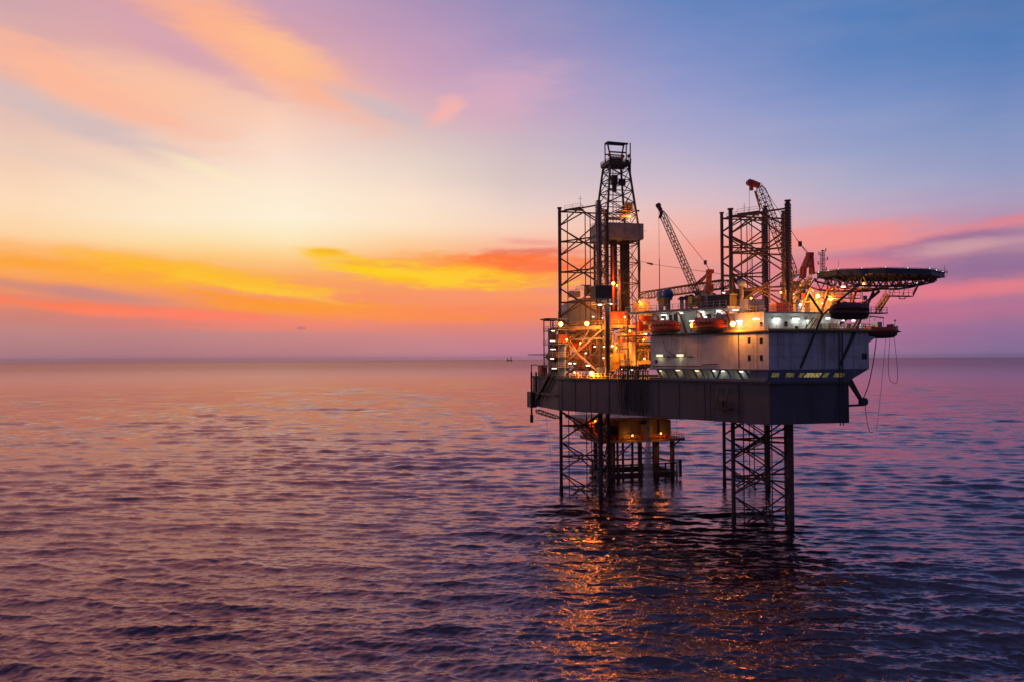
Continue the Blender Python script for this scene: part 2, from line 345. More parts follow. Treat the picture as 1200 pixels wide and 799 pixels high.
# ------------------------------------------------------------------ sea
def build_sea():
    pxf = F * 1024 / 1200
    rows = []; r = 34.0
    while r < 9000:
        rows.append(r); r += max(.16, min(.42 * r * r / (pxf * CAMZ), r * .05))
    rows = np.array(rows + [12000., 18000., 30000.])
    nA = 2100; half = R_(47)
    ang = np.linspace(-half, half, nA)
    Rr, Aa = np.meshgrid(rows, ang, indexing='ij')
    X = Rr * np.sin(Aa); Y = Rr * np.cos(Aa)
    sp = np.maximum(np.gradient(rows), rows * (2 * half / nA))
    rng = np.random.default_rng(11)
    n = 230; lam = np.exp(rng.uniform(np.log(.55), np.log(46), n))
    th = R_(-97) + rng.normal(0, 1, n) * R_(13) * np.clip((9 / lam) ** .4, .8, 2.4); ph = rng.uniform(0, 2 * np.pi, n)
    k = 2 * np.pi / lam
    w = 1 / (1 + (lam / 12) ** 2) / (1 + (.62 / lam) ** 3); slope = w * .225 * math.sqrt(2) / np.sqrt((w ** 2).sum())
    Z = np.zeros_like(X); DX = np.zeros_like(X); DY = np.zeros_like(X)
    # slow patches of livelier and calmer water
    gust = 1 + .28 * np.sin(X * .021 + 1.3 * np.sin(Y * .013)) * np.sin(Y * .016 + .8) + .18 * np.sin(X * .05 + Y * .031 + 2)
    for i in range(n):
        m = sp < lam[i] / 2.1
        if not m.any(): continue
        e = int(np.nonzero(m)[0][-1]) + 1
        fade = np.clip((lam[i] / 2.1 - sp[:e]) / (lam[i] / 5), 0, 1)[:, None]
        a = slope[i] / k[i]
        arg = k[i] * (X[:e] * math.cos(th[i]) + Y[:e] * math.sin(th[i])) + ph[i]
        s, c = np.sin(arg), np.cos(arg); aa = a * fade * gust[:e]
        Z[:e] += aa * c; DX[:e] -= .75 * aa * math.cos(th[i]) * s; DY[:e] -= .75 * aa * math.sin(th[i]) * s
    # longer, lower seas farther out
    n2 = 260; lam2 = np.exp(rng.uniform(np.log(3.5), np.log(80), n2)); th2 = R_(-97) + rng.normal(0, R_(24), n2); ph2 = rng.uniform(0, 2 * np.pi, n2)
    sl2 = .095 * math.sqrt(2 / (n2 * .42))
    for i in range(n2):
        t = lam2[i] / sp; wgt = np.clip((t - 2.1) / 1.2, 0, 1) * np.clip((10 - t) / 4, 0, 1)
        nz = np.nonzero(wgt > 0)[0]
        if not len(nz): continue
        a_, b_ = nz[0], nz[-1] + 1; k2 = 2 * np.pi / lam2[i]
        arg = k2 * (X[a_:b_] * math.cos(th2[i]) + Y[a_:b_] * math.sin(th2[i])) + ph2[i]
        Z[a_:b_] += (sl2 / k2) * min(1, (16 / lam2[i]) ** .4) * wgt[a_:b_, None] * (np.cos(arg) + .28 * np.cos(2 * arg)) * gust[a_:b_]
    co = np.stack([X + DX, Y + DY, Z], -1).reshape(-1, 3)
    nr = len(rows); idx = np.arange(nr * nA).reshape(nr, nA)
    q = np.stack([idx[:-1, :-1], idx[:-1, 1:], idx[1:, 1:], idx[1:, :-1]], -1).reshape(-1, 4)
    # a plain continuation of the water all round and under the camera
    ex = []; m = 64
    a2 = np.linspace(half, 2 * np.pi - half, m)
    rr = [1.0, 34.0, 200.0, 1500.0, 30000.0]
    off = len(co)
    co2 = np.array([(r_ * math.sin(t), r_ * math.cos(t), 0) for r_ in rr for t in a2])
    q2 = [(off + j * m + i, off + (j + 1) * m + i, off + (j + 1) * m + i + 1, off + j * m + i + 1) for j in range(len(rr) - 1) for i in range(m - 1)]
    off2 = off + len(co2)
    a3 = np.linspace(-half, half, 24); co3 = np.array([(r_ * math.sin(t), r_ * math.cos(t), 0) for r_ in (1.0, 34.0) for t in a3])
    q3 = [(off2 + i, off2 + i + 1, off2 + 24 + i + 1, off2 + 24 + i) for i in range(23)]
    co = np.concatenate([co, co2, co3]); q = np.concatenate([q, np.array([t[::-1] for t in q2]), np.array(q3)])
    me = bpy.data.meshes.new('sea'); me.vertices.add(len(co)); me.vertices.foreach_set('co', co.astype(np.float32).ravel())
    me.loops.add(q.size); me.loops.foreach_set('vertex_index', q.astype(np.int32).ravel())
    me.polygons.add(len(q)); me.polygons.foreach_set('loop_start', np.arange(0, q.size, 4, dtype=np.int32)); me.polygons.foreach_set('loop_total', np.full(len(q), 4, np.int32))
    me.update(calc_edges=True); me.polygons.foreach_set('use_smooth', np.ones(len(q), bool))
    o = bpy.data.objects.new('sea', me); COL.objects.link(o)
    tag(o, 'open sea with small choppy waves under the dusk sky', 'sea', kind='structure')
    m = bpy.data.materials.new('sea_water'); m.use_nodes = True; nt = m.node_tree; g = G(nt); nt.nodes.remove(nt.nodes['Principled BSDF'])
    pos = nt.nodes.new('ShaderNodeNewGeometry').outputs['Position']
    sp_ = nt.nodes.new('ShaderNodeSeparateXYZ'); nt.links.new(pos, sp_.inputs[0])
    dist = g.m('SQRT', g.add(g.mul(sp_.outputs[0], sp_.outputs[0]), g.mul(sp_.outputs[1], sp_.outputs[1])))
    patch = g.noise(g.mapping(pos, (.010, .034, 1), (0, 0, R_(4))), 1.0, 7, .62, .3)
    rip = g.noise(g.mapping(pos, (1.0, 1.7, 1), (0, 0, R_(6))), 1.1, 3, .55, .5)
    big = g.noise(g.mapping(pos, (.8, .9, 1), (0, 0, R_(4))), .06, 8, .56)
    h = g.mul(g.mul(rip, .10), g.smooth(patch, .32, .68, .4, 1.15))
    far = g.mul(g.smooth(dist, 110, 520, 0, 1.6), g.smooth(dist, 900, 6000, 1.0, .8))
    h = g.mad(big, far, h)
    bp = nt.nodes.new('ShaderNodeBump'); bp.inputs['Distance'].default_value = 1.0; bp.inputs['Strength'].default_value = .9
    nt.links.new(h, bp.inputs['Height'])
    fr_ = nt.nodes.new('ShaderNodeFresnel'); fr_.inputs['IOR'].default_value = 2.0; nt.links.new(bp.outputs[0], fr_.inputs['Normal'])
    gl = nt.nodes.new('ShaderNodeBsdfGlossy'); gl.inputs['Color'].default_value = (1.0, .76, .86, 1); nt.links.new(bp.outputs[0], gl.inputs['Normal'])
    nt.links.new(g.smooth(dist, 150, 2000, .055, .22), gl.inputs['Roughness'])
    df = nt.nodes.new('ShaderNodeBsdfDiffuse'); df.inputs['Color'].default_value = (.014, .010, .018, 1)
    mx = nt.nodes.new('ShaderNodeMixShader'); nt.links.new(g.m('MINIMUM', fr_.outputs[0], g.smooth(dist, 250, 4000, .74, .50)), mx.inputs[0]); nt.links.new(df.outputs[0], mx.inputs[1]); nt.links.new(gl.outputs[0], mx.inputs[2])
    nt.links.new(mx.outputs[0], nt.nodes['Material Output'].inputs['Surface'])
    me.materials.append(m)
build_sea()
# thin evening haze over the water: closed box round the camera and everything built, sky outside
hm = MB().box((0, 0, 0), 62000, 62000, 97.5)
ho = hm.build('haze', bpy.data.materials.new('evening_haze')); ho.location = (0, 0, -1.5 + 97.5 / 2); ho.rotation_euler = (0, 0, 0)
tag(ho, 'thin mauve evening haze lying over the sea', 'haze', kind='stuff')
hz = ho.data.materials[0]; hz.use_nodes = True; nt = hz.node_tree; nt.nodes.remove(nt.nodes['Principled BSDF'])
pv = nt.nodes.new('ShaderNodeVolumePrincipled'); pv.inputs['Color'].default_value = (.66, .64, .86, 1); pv.inputs['Density'].default_value = 1.5e-5
nt.links.new(pv.outputs[0], nt.nodes['Material Output'].inputs['Volume'])

# ================================================================== THE RIG
ZB, ZD = 20.7, 28.5                                   # hull bottom, main deck
HULL = [(-31.1, 18.4), A0, B0, (8.4, -56.3), (31.1, -2.6), (31.1, 18.4)]
t = thing('rig_hull', 'huge grey streaked hull of the jack-up rig raised on three legs above the sea', 'rig hull', (0, -15, ZB))
MB().prism(HULL[::-1], ZB, ZD - .35).build('hull_body', hull_m, t)
big = [(x * 1.012, (y + 18) * 1.012 - 18) for x, y in HULL]
MB().prism(big[::-1], ZD - .35, ZD).build('main_deck', deck_m, t)
for e in (1.5, 6, 11, 17, 22.5, 31.5, 37, 43.5, 44.8, 51.5): MB().box(ab(e, .05, 24.4), .22, .12, 7.2, ABANG).build('hull_stiffener', hull_m, t)
m = MB()
m.box(ab(48.6, 1.0, 23.3), 3.6, 1.6, .25, ABANG).bar(ab(49.5, .3, 27.2), ab(49.5, 1.5, 23.4), .22).bar(ab(47.4, .3, 27.2), ab(47.4, 1.5, 23.4), .22)
m.box(ab(48.6, 1.2, 24.1), .9, .8, 1.4, ABANG)
m.build('hull_ledge', dark_m, t)
m = MB(); m.rail([ab(0, -.3, ZD), ab(21.5, -.3, ZD)]).rail([(-30.9, 18, ZD), (-30.9, -2.4, ZD)]); m.build('deck_railing', tan_m, t)
m = MB()
for x, y in ((-.35, 0), (.35, 0)): m.tube((6.5 + x, -56.7, 20.2), (6.5 + x, -56.7, 37.4), .10)
for k in range(34): m.bar((6.15, -56.7, 20.6 + k * .5), (6.85, -56.7, 20.6 + k * .5), .06)
m.build('hull_ladder', dark_m, t)

# --------------------------------------------------------- three lattice legs
S2, RB, RA = 6.16, 7.11, 3.56
def make_leg(label, cp, cq, ztop):
    t = thing('jack_up_leg', label, 'rig leg', (cp, cq, 0), 'three lattice legs of the jack-up rig')
    ch = [(cp - S2, cq + RA), (cp + S2, cq + RA), (cp, cq - RB)]
    zb = -5.0
    for (x, y) in ch:
        m = MB().tube((x, y, zb), (x, y, ztop), .42, n=12); c = m.build('chord', leg_m, t)
        dx, dy = x - cp, y - cq; L = math.hypot(dx, dy); tx, ty = -dy / L, dx / L; an = math.atan2(ty, tx)
        r = MB(); r.box((x, y, (zb + ztop - .3) / 2), 1.16, .16, ztop - .3 - zb, an)
        z = 28.0
        while z < ztop - .6:
            for s in (-1, 1): r.box((x + tx * s * .66, y + ty * s * .66, z), .16, .16, .26, an)
            z += .56
        r.build('rack', leg_m, c)
        MB().tube((x, y, ztop), (x, y, ztop + .25), .62, n=12).build('chord_cap', leg_m, c)
    nodes = [65.3 - 7.5 * k for k in range(10)]
    for i in range(3):
        a, b = ch[i], ch[(i + 1) % 3]; md = ((a[0] + b[0]) / 2, (a[1] + b[1]) / 2)
        for k in range(len(nodes) - 1):
            z1, z0 = nodes[k], nodes[k + 1]
            if z0 > ztop: continue
            zc = (z0 + z1) / 2
            if zc > ztop - .3: continue
            MB().tube((*a, zc), (*b, zc), .19).build('horizontal_brace', leg_m, t)
            m = MB()
            for q in (a, b):
                if z1 < ztop: m.tube((*q, z1 - .25), (*md, zc), .17)
                m.tube((*q, z0 + .25), (*md, zc), .17)
            m.build('cross_brace', leg_m, t)
        if ztop > 69:
            MB().tube((*a, 69.0), (*b, 69.0), .2).build('horizontal_brace', leg_m, t)
            m = MB(); m.tube((*a, 65.5), (*md, 69.0), .17).tube((*b, 65.5), (*md, 69.0), .17); m.build('cross_brace', leg_m, t)
    m = MB()
    for dx, dy in ((.6, .3), (-.5, .8), (-4.6, 2.2)): m.tube((cp + dx, cq + dy, zb), (cp + dx, cq + dy, ztop - 1.5), .12)
    m.build('inner_pipe', leg_m, t)
    for (x, y) in ch:
        MB().tube((x, y, -3), (x, y, 1.9), .5, .46, n=12).build('marine_growth', rub_m, t)
    # small platform and mast on the top frame
    m = MB()
    zt = 69.0 if ztop > 69 else 61.5
    c3 = [lerp((cp, cq), c, .82) for c in ch]; m2 = lerp(c3[0], c3[1], .5); m3 = lerp(c3[0], c3[2], .5)
    m.prism([c3[0], m3, m2], zt + .25, zt + .55)
    m.rail([(*c3[0], zt + .5), (*m3, zt + .5), (*m2, zt + .5)], .9, 2.5, .03)
    m.build('top_platform', leg_m, t)
    m = MB().tube((*m3, zt + .5), (*m3, zt + 3.2), .05).bar((m3[0] - .5, m3[1], zt + 2.4), (m3[0] + .5, m3[1], zt + 2.4), .06)
    m.build('leg_mast', leg_m, t)
    return t
make_leg('lattice leg with the drilling derrick right beside it, farthest left of the three', -22.2, 0, 69.8)
make_leg('nearest and largest lattice leg, rising through the white deckhouse', 0, -43, 62.9)
make_leg('far lattice leg partly hidden behind the nearest leg', 22.2, 0, 70.4)

# --------------------------------------------------------- jacking frame round the starboard leg
t = thing('jacking_frame', 'orange lit steel jacking frame around the foot of the left lattice leg', 'jacking frame', (-22.2, 0, ZD))
c = [(-30.1, 4.6), (-14.9, 4.9), (-22.2, -8.7)]
m = MB()
for i in range(3): a, b = c[i], c[(i + 1) % 3]; m.bar((*a, 40.1), (*b, 40.1), .9, .8)
m.build('top_beam', tan_m, t)
m = MB()
for i in range(3): a, b = c[i], c[(i + 1) % 3]; m.bar((*a, 37.6), (*b, 37.6), .4, .4)
m.build('middle_beam', grey_m, t)
for k, q in enumerate(c[:2]):
    m = MB().box((*q, 34.4), 1.5, 1.5, 11.8, .5); m.build('jack_column', grey_m, t)
    for z in (30.5, 33, 35.5, 38):
        m = MB().box((q[0] + .2, q[1] - 1.0, z), 1.4, .9, 1.2, .3); m.tube((q[0] + .2, q[1] - 1.4, z), (q[0] + .2, q[1] - 2.0, z), .36, n=10); m.build('jack_motor', red_m if k == 0 else tan_m, t)
MB().box((c[2][0], c[2][1] + .1, 29.7), 2.2, 1.6, 2.4, .1).build('jack_column', grey_m, t)
m = MB()
for i in ((0, 2),): 
    a, b = c[i[0]], c[i[1]]
    m.bar((*a, 39.6), (*lerp(a, b, .98), 29.2), .34).bar((*b, 39.6), (*lerp(b, a, .98), 29.2), .34)
    m.bar((*lerp(a, b, .25), 39.6), (*lerp(a, b, .5), 34.5), .24).bar((*lerp(a, b, .75), 39.6), (*lerp(a, b, .5), 34.5), .24)
m.build('frame_brace', tan_m, t)
m = MB(); m.rail([(*c[0], 40.5), (*c[2], 40.5), (*c[1], 40.5)], 1.1, 2.0, .05); m.build('railing', yellow_m, t)

# --------------------------------------------------------- white accommodation deckhouse
t = thing('deckhouse', 'long white deckhouse wrapped round the bow with a dark blue band below', 'deckhouse', (-3, -48, ZD))
OV = 12.8
up = [ab(29.6, .12), (B0[0] - .05, B0[1] - .12), (1.75, -56.42)]
body = [ab(29.6, .12), (-8.5, -56.45), (OV, -56.45), (OV + 9.5, -34), (6, -22), ab(29.6, -12)]
MB().prism(body[::-1], 30.75, 37.55).build('lower_walls', white_m, t)
# blue band under the walls, its outer end slanting up and out
m = MB()
lo = [(-8.5 - .05, -56.40), (8.4, -56.40), (14, -43), (-2, -43)]; hi = [(-8.55, -56.40), (OV, -56.40), (OV + 5.5, -43), (-2, -43)]
m.prism(lo[::-1], ZD + .02, 30.74, hi[::-1]); m.build('lower_band', band_m, t)
m = MB(); m.prism([ab(29.8, -2.3), ab(57.5, -2.3), ab(57.5, -9), ab(29.8, -9)][::-1], ZD + .02, 30.74); m.build('walkway_wall', grey_m, t)
m = MB().box(ab(43.7, .25, 30.72), 28.4, .4, .22, ABANG).box(ab(43.7, .2, ZD + .25), 28.4, .5, .5, ABANG); m.build('walkway_edge', band_m, t)
for i, e in enumerate((31.2, 33.4, 35.6, 38.0, 40.6, 42.6, 45.0, 47.4, 48.9, 51.2, 53.0)):
    MB().bar(ab(e, -.15, 30.7), ab(e + (1.25 if i != 7 else -.9), -.15, ZD + .4), .34, .3).build('slanting_post', band_m, t)
MB().box(ab(56.2, -.05, 29.7), 4.0, .45, 2.1, ABANG).build('corner_panel', band_m, t)
def pane(parent, pts, name='window', m_=None, fr=None, d=.05, nrm=(0, -1)):
    """frame plus pane on a wall; pts run round the opening"""
    cx = [sum(p[i] for p in pts) / len(pts) for i in range(3)]
    off = lambda p, s, k: (cx[0] + (p[0] - cx[0]) * s + nrm[0] * k, cx[1] + (p[1] - cx[1]) * s + nrm[1] * k, cx[2] + (p[2] - cx[2]) * s)
    def slab(s, k0, k1):
        a = [off(p, s, k0) for p in pts]; b = [off(p, s, k1) for p in pts]; n = len(pts)
        return MB().add(a + b, [tuple(range(n)), tuple(range(2 * n - 1, n - 1, -1))] + [(i, n + i, n + (i + 1) % n, (i + 1) % n) for i in range(n)])
    w = slab(1.16, -.05, d).build(name, fr or dark_m, parent)
    slab(1.0, d - .02, d + .03).build('pane', m_ or glass_m, w)
    return w
def bowrect(x0, y0, x1, y1, q): a = P(x0, y0, q); b = P(x1, y1, q); return [(a[0], q, a[2]), (b[0], q, a[2]), (b[0], q, b[2]), (a[0], q, b[2])]
def abrect(x0, y0, x1, y1, off):
    a = PAB(x0, y0, off); b = PAB(x1, y1, off); return [a, (b[0], b[1], a[2]), b, (a[0], a[1], b[2])]
for x, y in ((878, 398.7), (892, 399.2), (878, 418.8), (892, 418.8)): pane(t, abrect(x - 1.4, y - 2.8, x + 1.4, y + 2.8, .14), nrm=N_)
pane(t, bowrect(1010.5, 414, 1015.5, 420, -56.48))
pane(t, abrect(768, 421.5, 770.5, 425, .14), nrm=N_)
pane(t, abrect(780.2, 415.5, 783, 421, .14), 'side_door', white_m, grey_m, nrm=N_)
for x0, x1, k in ((905, 913.5, 1.5), (921.5, 931, 1.5), (938, 943, 3), (945.5, 963.5, 4), (966, 972, 3), (978, 990, 2)):
    a = P(x0, 436.6, -56.42); b = P(x1, 436.6, -56.42); c2 = P(x1 - k, 441.6, -56.42); d2 = P(x0 - k, 441.6, -56.42)
    pane(t, [d2, c2, b, a], 'slanting_window', win_e if x0 == 945.5 else win_d, band_m, .04)
m = MB()
m.box(ab(36.5, .3, 33.2), 9.0, .35, .16, ABANG).tube(ab(30.3, .35, 31.3), ab(43, .35, 31.3), .09).tube(ab(51.9, .28, 31), ab(51.9, .28, 37.4), .09)
m.tube(ab(43.2, .35, 31.6), ab(47, .35, 31.8), .1).tube(ab(34, .28, 34.6), ab(36.5, .28, 33.2), .07).tube(ab(33, .3, 36.9), ab(34, .3, 34.6), .07)
m.build('wall_pipe', dark_m, t)
m = MB()
for z in (33.1, 35.4): m.box(((B0[0] + OV) / 2, -56.50, z), OV - B0[0] - .6, .05, .05)
for x in (-4, 1.7, 5.4, 9.5): m.box((x, -56.50, 34.1), .06, .05, 6.5)
for e in (36, 43, 49.5, 55): m.box(ab(e, .16, 34.1), .06, .05, 6.5, ABANG)
m.build('wall_seam', lgrey_m, t)
top = [ab(29.2, .75), (-8.9, -57.15), (OV + .7, -57.15), (OV + 10.6, -34), (6, -21.5), ab(29.2, -12.3)]
MB().prism(top[::-1], 37.56, 37.78).build('boat_deck', deck_m, t)
m = MB(); e1 = ab(45.5, .6, 37.78)
m.rail([e1, (-8.8, -57.0, 37.78), (OV + .5, -57.0, 37.78), (OV + 7.5, -40, 37.78)], 1.15, 1.6, .045, (1, .66, .33)); m.build('railing', tan_m, t)
m = MB(); m.box(lerp(e1, (-8.8, -57.0, 37.9), .5), 12.4, .06, .22, ABANG).box((5.0, -57.0, 37.9), 28, .06, .34); m.build('kick_plate', yellow_m, t)
MB().prism([(OV + .7, -57.15), (19.4, -57.15), (19.4, -54.0), (OV + 2, -54.0)], 37.5, 37.77).build('boat_platform', deck_m, t)
MB().add([(OV, -56.4, 35.6), (OV, -54.6, 35.6), (OV, -56.4, 37.5), (OV, -54.6, 37.5), (OV + 3.2, -56.4, 37.5), (OV + 3.2, -54.6, 37.5)], [(0, 4, 2), (1, 3, 5), (0, 1, 5, 4), (2, 4, 5, 3), (0, 2, 3, 1)]).build('platform_bracket', white_m, t)
# third level
L3 = [ab(45.2, -2.0), (-8.0, -54.2), (8.2, -54.2), (15.5, -38), (4, -33), ab(45.2, -13)]
MB().prism(L3[::-1], 37.78, 41.0).build('upper_walls', white_m, t)
r3 = [ab(44.6, -1.4), (-8.4, -54.9), (9.2, -54.9), (16.5, -37.5), (4, -32.5), ab(44.6, -13.3)]
MB().prism(r3[::-1], 41.0, 41.3).build('upper_roof', lgrey_m, t)
m = MB(); m.rail([ab(45, -1.6, 41.3), (-8.3, -54.7, 41.3), (5.0, -54.7, 41.3)], 1.05, 1.8, .04); m.build('roof_railing', lgrey_m, t)
for x, y in ((892, 380.5), (933.5, 385), (921, 380)): pane(t, bowrect(x - 1.4, y - 2.4, x + 1.4, y + 2.4, -54.24))
pane(t, bowrect(945, 375, 951, 386, -54.24), 'side_door', lgrey_m, grey_m)
for x in (4.4, 6.2, 9.6): MB().box((x, -54.7, 38.5), 1.1, .6, 1.3).build('deck_locker', grey_m, t)
for x0, x1 in ((941.5, 954), (947.5, 959)):
    MB().tube(P(x0, 388, -56.9), P(x1, 372, -57.2), .09).build('handrail_stay', dark_m, t)
m = MB()
for z in (38.2, 38.65, 39.1): m.bar((3.0, -56.85, z), (12.6, -56.85, z), .07)
for k in range(9): m.bar((3.0 + k * 1.2, -56.85, 37.8), (3.0 + k * 1.2, -56.85, 39.1), .08)
m.build('muster_railing', yellow_m, t)
# set-back house behind the lifeboats
MB().prism([ab(24.5, -6), ab(31.8, -6), ab(31.8, -8.2), ab(35, -8.2), ab(35, -6), ab(45.2, -6), ab(45.2, -15), ab(24.5, -15)][::-1], 37.78, 42.5).build('set_back_walls', white_m, t)
MB().prism([ab(18.5, -3.6), ab(46.5, -3.6), ab(46.5, -16), ab(18.5, -16)][::-1], 42.5, 43.0).build('set_back_roof', grey_m, t)
m = MB()
for e in (18.9, 21.5): m.tube(ab(e, -4.2, ZD), ab(e, -4.2, 42.5), .16).tube(ab(e, -15, ZD), ab(e, -15, 42.5), .16)
m.build('roof_post', tan_m, t)
m = MB(); m.rail([ab(18.7, -15.5, 43), ab(18.7, -3.8, 43), ab(46, -3.8, 43)], 1.1, 1.5, .04); m.build('roof_railing', lgrey_m, t)
m = MB(); m.prism([ab(19.5, -.4), ab(46, -.4), ab(46, -6), ab(19.5, -6)][::-1], 37.58, 37.76); m.build('boat_gallery', deck_m, t)
for x0, y0, x1, y1 in ((776, 369, 780, 376), (784, 370, 787, 377), (790, 369, 794, 376), (828, 369, 833, 377), (840, 368, 844, 375), (851, 371, 856, 378)):
    pane(t, abrect(x0, y0, x1, y1, -5.97), nrm=N_)
MB().box(ab(46.8, -5.3, 39.3), 1.6, .8, 1.4, ABANG).build('equipment_box', red_m, t)
m = MB()
for e in (26, 30.5, 37, 43.0): m.box(ab(e, -5.6, 39.4), 1.1, .7, 1.7, ABANG)
m.build('deck_locker', grey_m, t)
MB().bar(ab(42.3, -5.4, 42.2), ab(41.2, -5.4, 39.2), .22, .3).build('white_stair', white_m, t)

# --------------------------------------------------------- lifeboats
def boat(t, a, b, w, h, hull, canopy, keel_dark):
    """enclosed boat between two ends at keel height; returns nothing"""
    a = Vector(a); b = Vector(b); d = (b - a); L = d.length; d.normalize(); s = Vector((-d.y, d.x, 0))
    def ring(f, zs, ww):
        c = a + d * (L * f); return [tuple(c + s * (ww * x) + Vector((0, 0, z))) for x, z in zs]
    st = [(0, .25), (.05, .62), (.14, .86), (.3, 1), (.7, 1), (.86, .86), (.95, .62), (1, .25)]
    H = []; K = []; C = []
    for f, k in st:
        ww = w / 2 * k; lift = h * .24 * (1 - k) ** 1.2
        K.append(ring(f, [(-.12, lift), (.12, lift), (.75, h * .22 + lift * .6), (-.75, h * .22 + lift * .6)], ww))
        H.append(ring(f, [(-.75, h * .22 + lift * .6), (.75, h * .22 + lift * .6), (1, h * .52), (-1, h * .52)], ww))
        C.append(ring(f, [(-.98, h * .53), (.98, h * .53), (.86, h * (.53 + .30 * k)), (.45, h * (.53 + .46 * k)), (-.45, h * (.53 + .46 * k)), (-.86, h * (.53 + .30 * k))], ww))
    MB().loft(K).build('keel', keel_dark, t); MB().loft(H).build('hull', hull, t)
    cn = MB().loft(C).build('canopy', canopy, t)
    m = MB()
    for f in (.22, .36, .5, .64): 
        for sg in (-1, 1): c = a + d * (L * f) + s * (sg * w * .475) + Vector((0, 0, h * .68)); m.box(c, .42, .12, .3, math.atan2(d.y, d.x))
    m.build('porthole', glass_m, cn)
    c = a + d * (L * .16) + Vector((0, 0, h * .95)); m = MB().box(c, L * .11, w * .42, h * .26, math.atan2(d.y, d.x)); m.build('steering_cab', canopy, cn)
    m = MB()
    for f in (.12, .88):
        c = a + d * (L * f) + Vector((0, 0, h * .9)); m.box(c, .2, .2, .4)
    m.build('hook', dark_m, t)
def davit(label, c0, c1):
    t = thing('davit', label, 'davit', c0, 'lifeboat davits along the long side')
    for c in (c0, c1):
        MB().bar((c[0] + N_[0] * -3.0, c[1] + N_[1] * -3.0, 37.8), (c[0] + N_[0] * -1.2, c[1] + N_[1] * -1.2, 41.6), .35, .3).bar((c[0] + N_[0] * -1.2, c[1] + N_[1] * -1.2, 41.6), (c[0], c[1], 41.9), .3).build('davit_arm', orange_m, t)
        MB().tube((c[0], c[1], 41.8), (c[0], c[1], 40.3), .04).build('fall_wire', dark_m, t)
    return t
for lab, e0, e1_, o in (('orange enclosed lifeboat at the left end of the white deckhouse', 31.0, 38.9, 1.6), ('orange enclosed lifeboat right of the brightest amber lamp, nearer the bow corner', 42.2, 50.3, 1.6)):
    t = thing('lifeboat', lab, 'lifeboat', ab((e0 + e1_) / 2, o, 37.7), 'orange lifeboats hung along the deckhouse')
    boat(t, ab(e0, o, 37.75), ab(e1_, o, 37.75), 2.7, 2.75, orange_m, orange_m, dark_m)
    davit('pair of davit arms holding the ' + ('left' if e0 < 35 else 'right') + ' orange lifeboat', ab(e0 + .9, o, 37.8), ab(e1_ - .9, o, 37.8))
# dark boat under the helideck
a = P(973, 372.5, -58.4); b = P(1016, 372.5, -58.4)
t = thing('lifeboat', 'dark red enclosed lifeboat hanging just below the helideck', 'lifeboat', ((a[0] + b[0]) / 2, -58.4, 40.1))
boat(t, (a[0], -58.4, 39.75), (b[0] + .3, -58.4, 39.75), 3.0, 3.2, dred_m, dred_m, rub_m)
t = thing('davit', 'davit frame above the dark red lifeboat under the helideck', 'davit', (7, -57, 41.3))
for x in (a[0] + .9, b[0] - .9):
    MB().bar((x, -54.6, 41.3), (x, -56.6, 45.3), .35, .3).bar((x, -56.6, 45.3), (x, -58.4, 45.6), .3).build('davit_arm', crane_m, t)
    MB().tube((x, -58.4, 45.5), (x, -58.4, 43.0), .05).build('fall_wire', dark_m, t)
m = MB().box((7.2, -55.6, 43.9), 8.2, 1.8, .15); m.build('platform', grey_m, t)
m = MB().rail([(3.2, -56.5, 43.95), (11.2, -56.5, 43.95), (11.2, -54.7, 43.95)], 1.1, 1.4, .05); m.build('railing', crane_m, t)
# rescue boat at the far right end
t = thing('rescue_boat', 'open orange rescue boat with dark bottom slung off the right end of the deckhouse', 'boat', (16.5, -55.5, 36.6))
def openboat(t):
    a, b = Vector((12.95, -56.0, 36.35)), Vector((19.6, -56.0, 36.45)); L = 6.65
    K = []; H = []
    for f, k in ((0, .75), (.2, .95), (.6, 1), (.85, .75), (.97, .35), (1.0, .12)):
        c = a.lerp(b, f); w = 1.4 * k; l = .9 * (1 - k) ** 1.5
        K.append([tuple(c + Vector((0, y * w, z))) for y, z in ((-.1, l), (.1, l), (.85, .9 + l * .5), (-.85, .9 + l * .5))])
        H.append([tuple(c + Vector((0, y * w, z))) for y, z in ((-.85, .9 + l * .5), (.85, .9 + l * .5), (1, 2.1 + l * .3), (-1, 2.1 + l * .3))])
    MB().loft(K).build('keel', rub_m, t); MB().loft(H).build('hull', orange_m, t)
    MB().box((15.2, -56.0, 38.9), 1.0, 1.2, 1.1).build('console', lgrey_m, t)
    m = MB().bar((14.0, -56.6, 38.2), (14.0, -56.6, 40.1), .12).bar((14.0, -55.2, 38.2), (14.0, -55.2, 40.1), .12).bar((14.0, -56.6, 40.1), (14.0, -55.2, 40.1), .12); m.build('roll_bar', lgrey_m, t)
    MB().box((18.0, -56.0, 38.8), .9, .9, .5).build('bow_cover', red_m, t)
    MB().tube((18.9, -56.0, 38.5), (19.1, -56.0, 39.6), .06).ball((19.1, -56.0, 39.8), .22).build('bow_post', white_m, t)
openboat(t)
t = thing('boat_davit', 'slim davit with ladder frame over the open orange rescue boat', 'davit', (14, -53.5, 37.8))
MB().tube((12.6, -54.2, 37.8), (12.6, -54.2, 41.0), .2).build('post', lgrey_m, t)
MB().bar((12.6, -54.2, 40.9), (17.0, -55.5, 40.3), .22).bar((12.6, -54.2, 39.6), (15, -54.9, 40.55), .14).build('arm', grey_m, t)
MB().tube((16.9, -55.5, 40.3), (16.9, -55.5, 37.9), .04).build('wire', dark_m, t)
m = MB().rail([(13.4, -57.0, 37.78), (13.4, -54.5, 37.78)], 1.1, .8, .05); m.build('railing', lgrey_m, t)

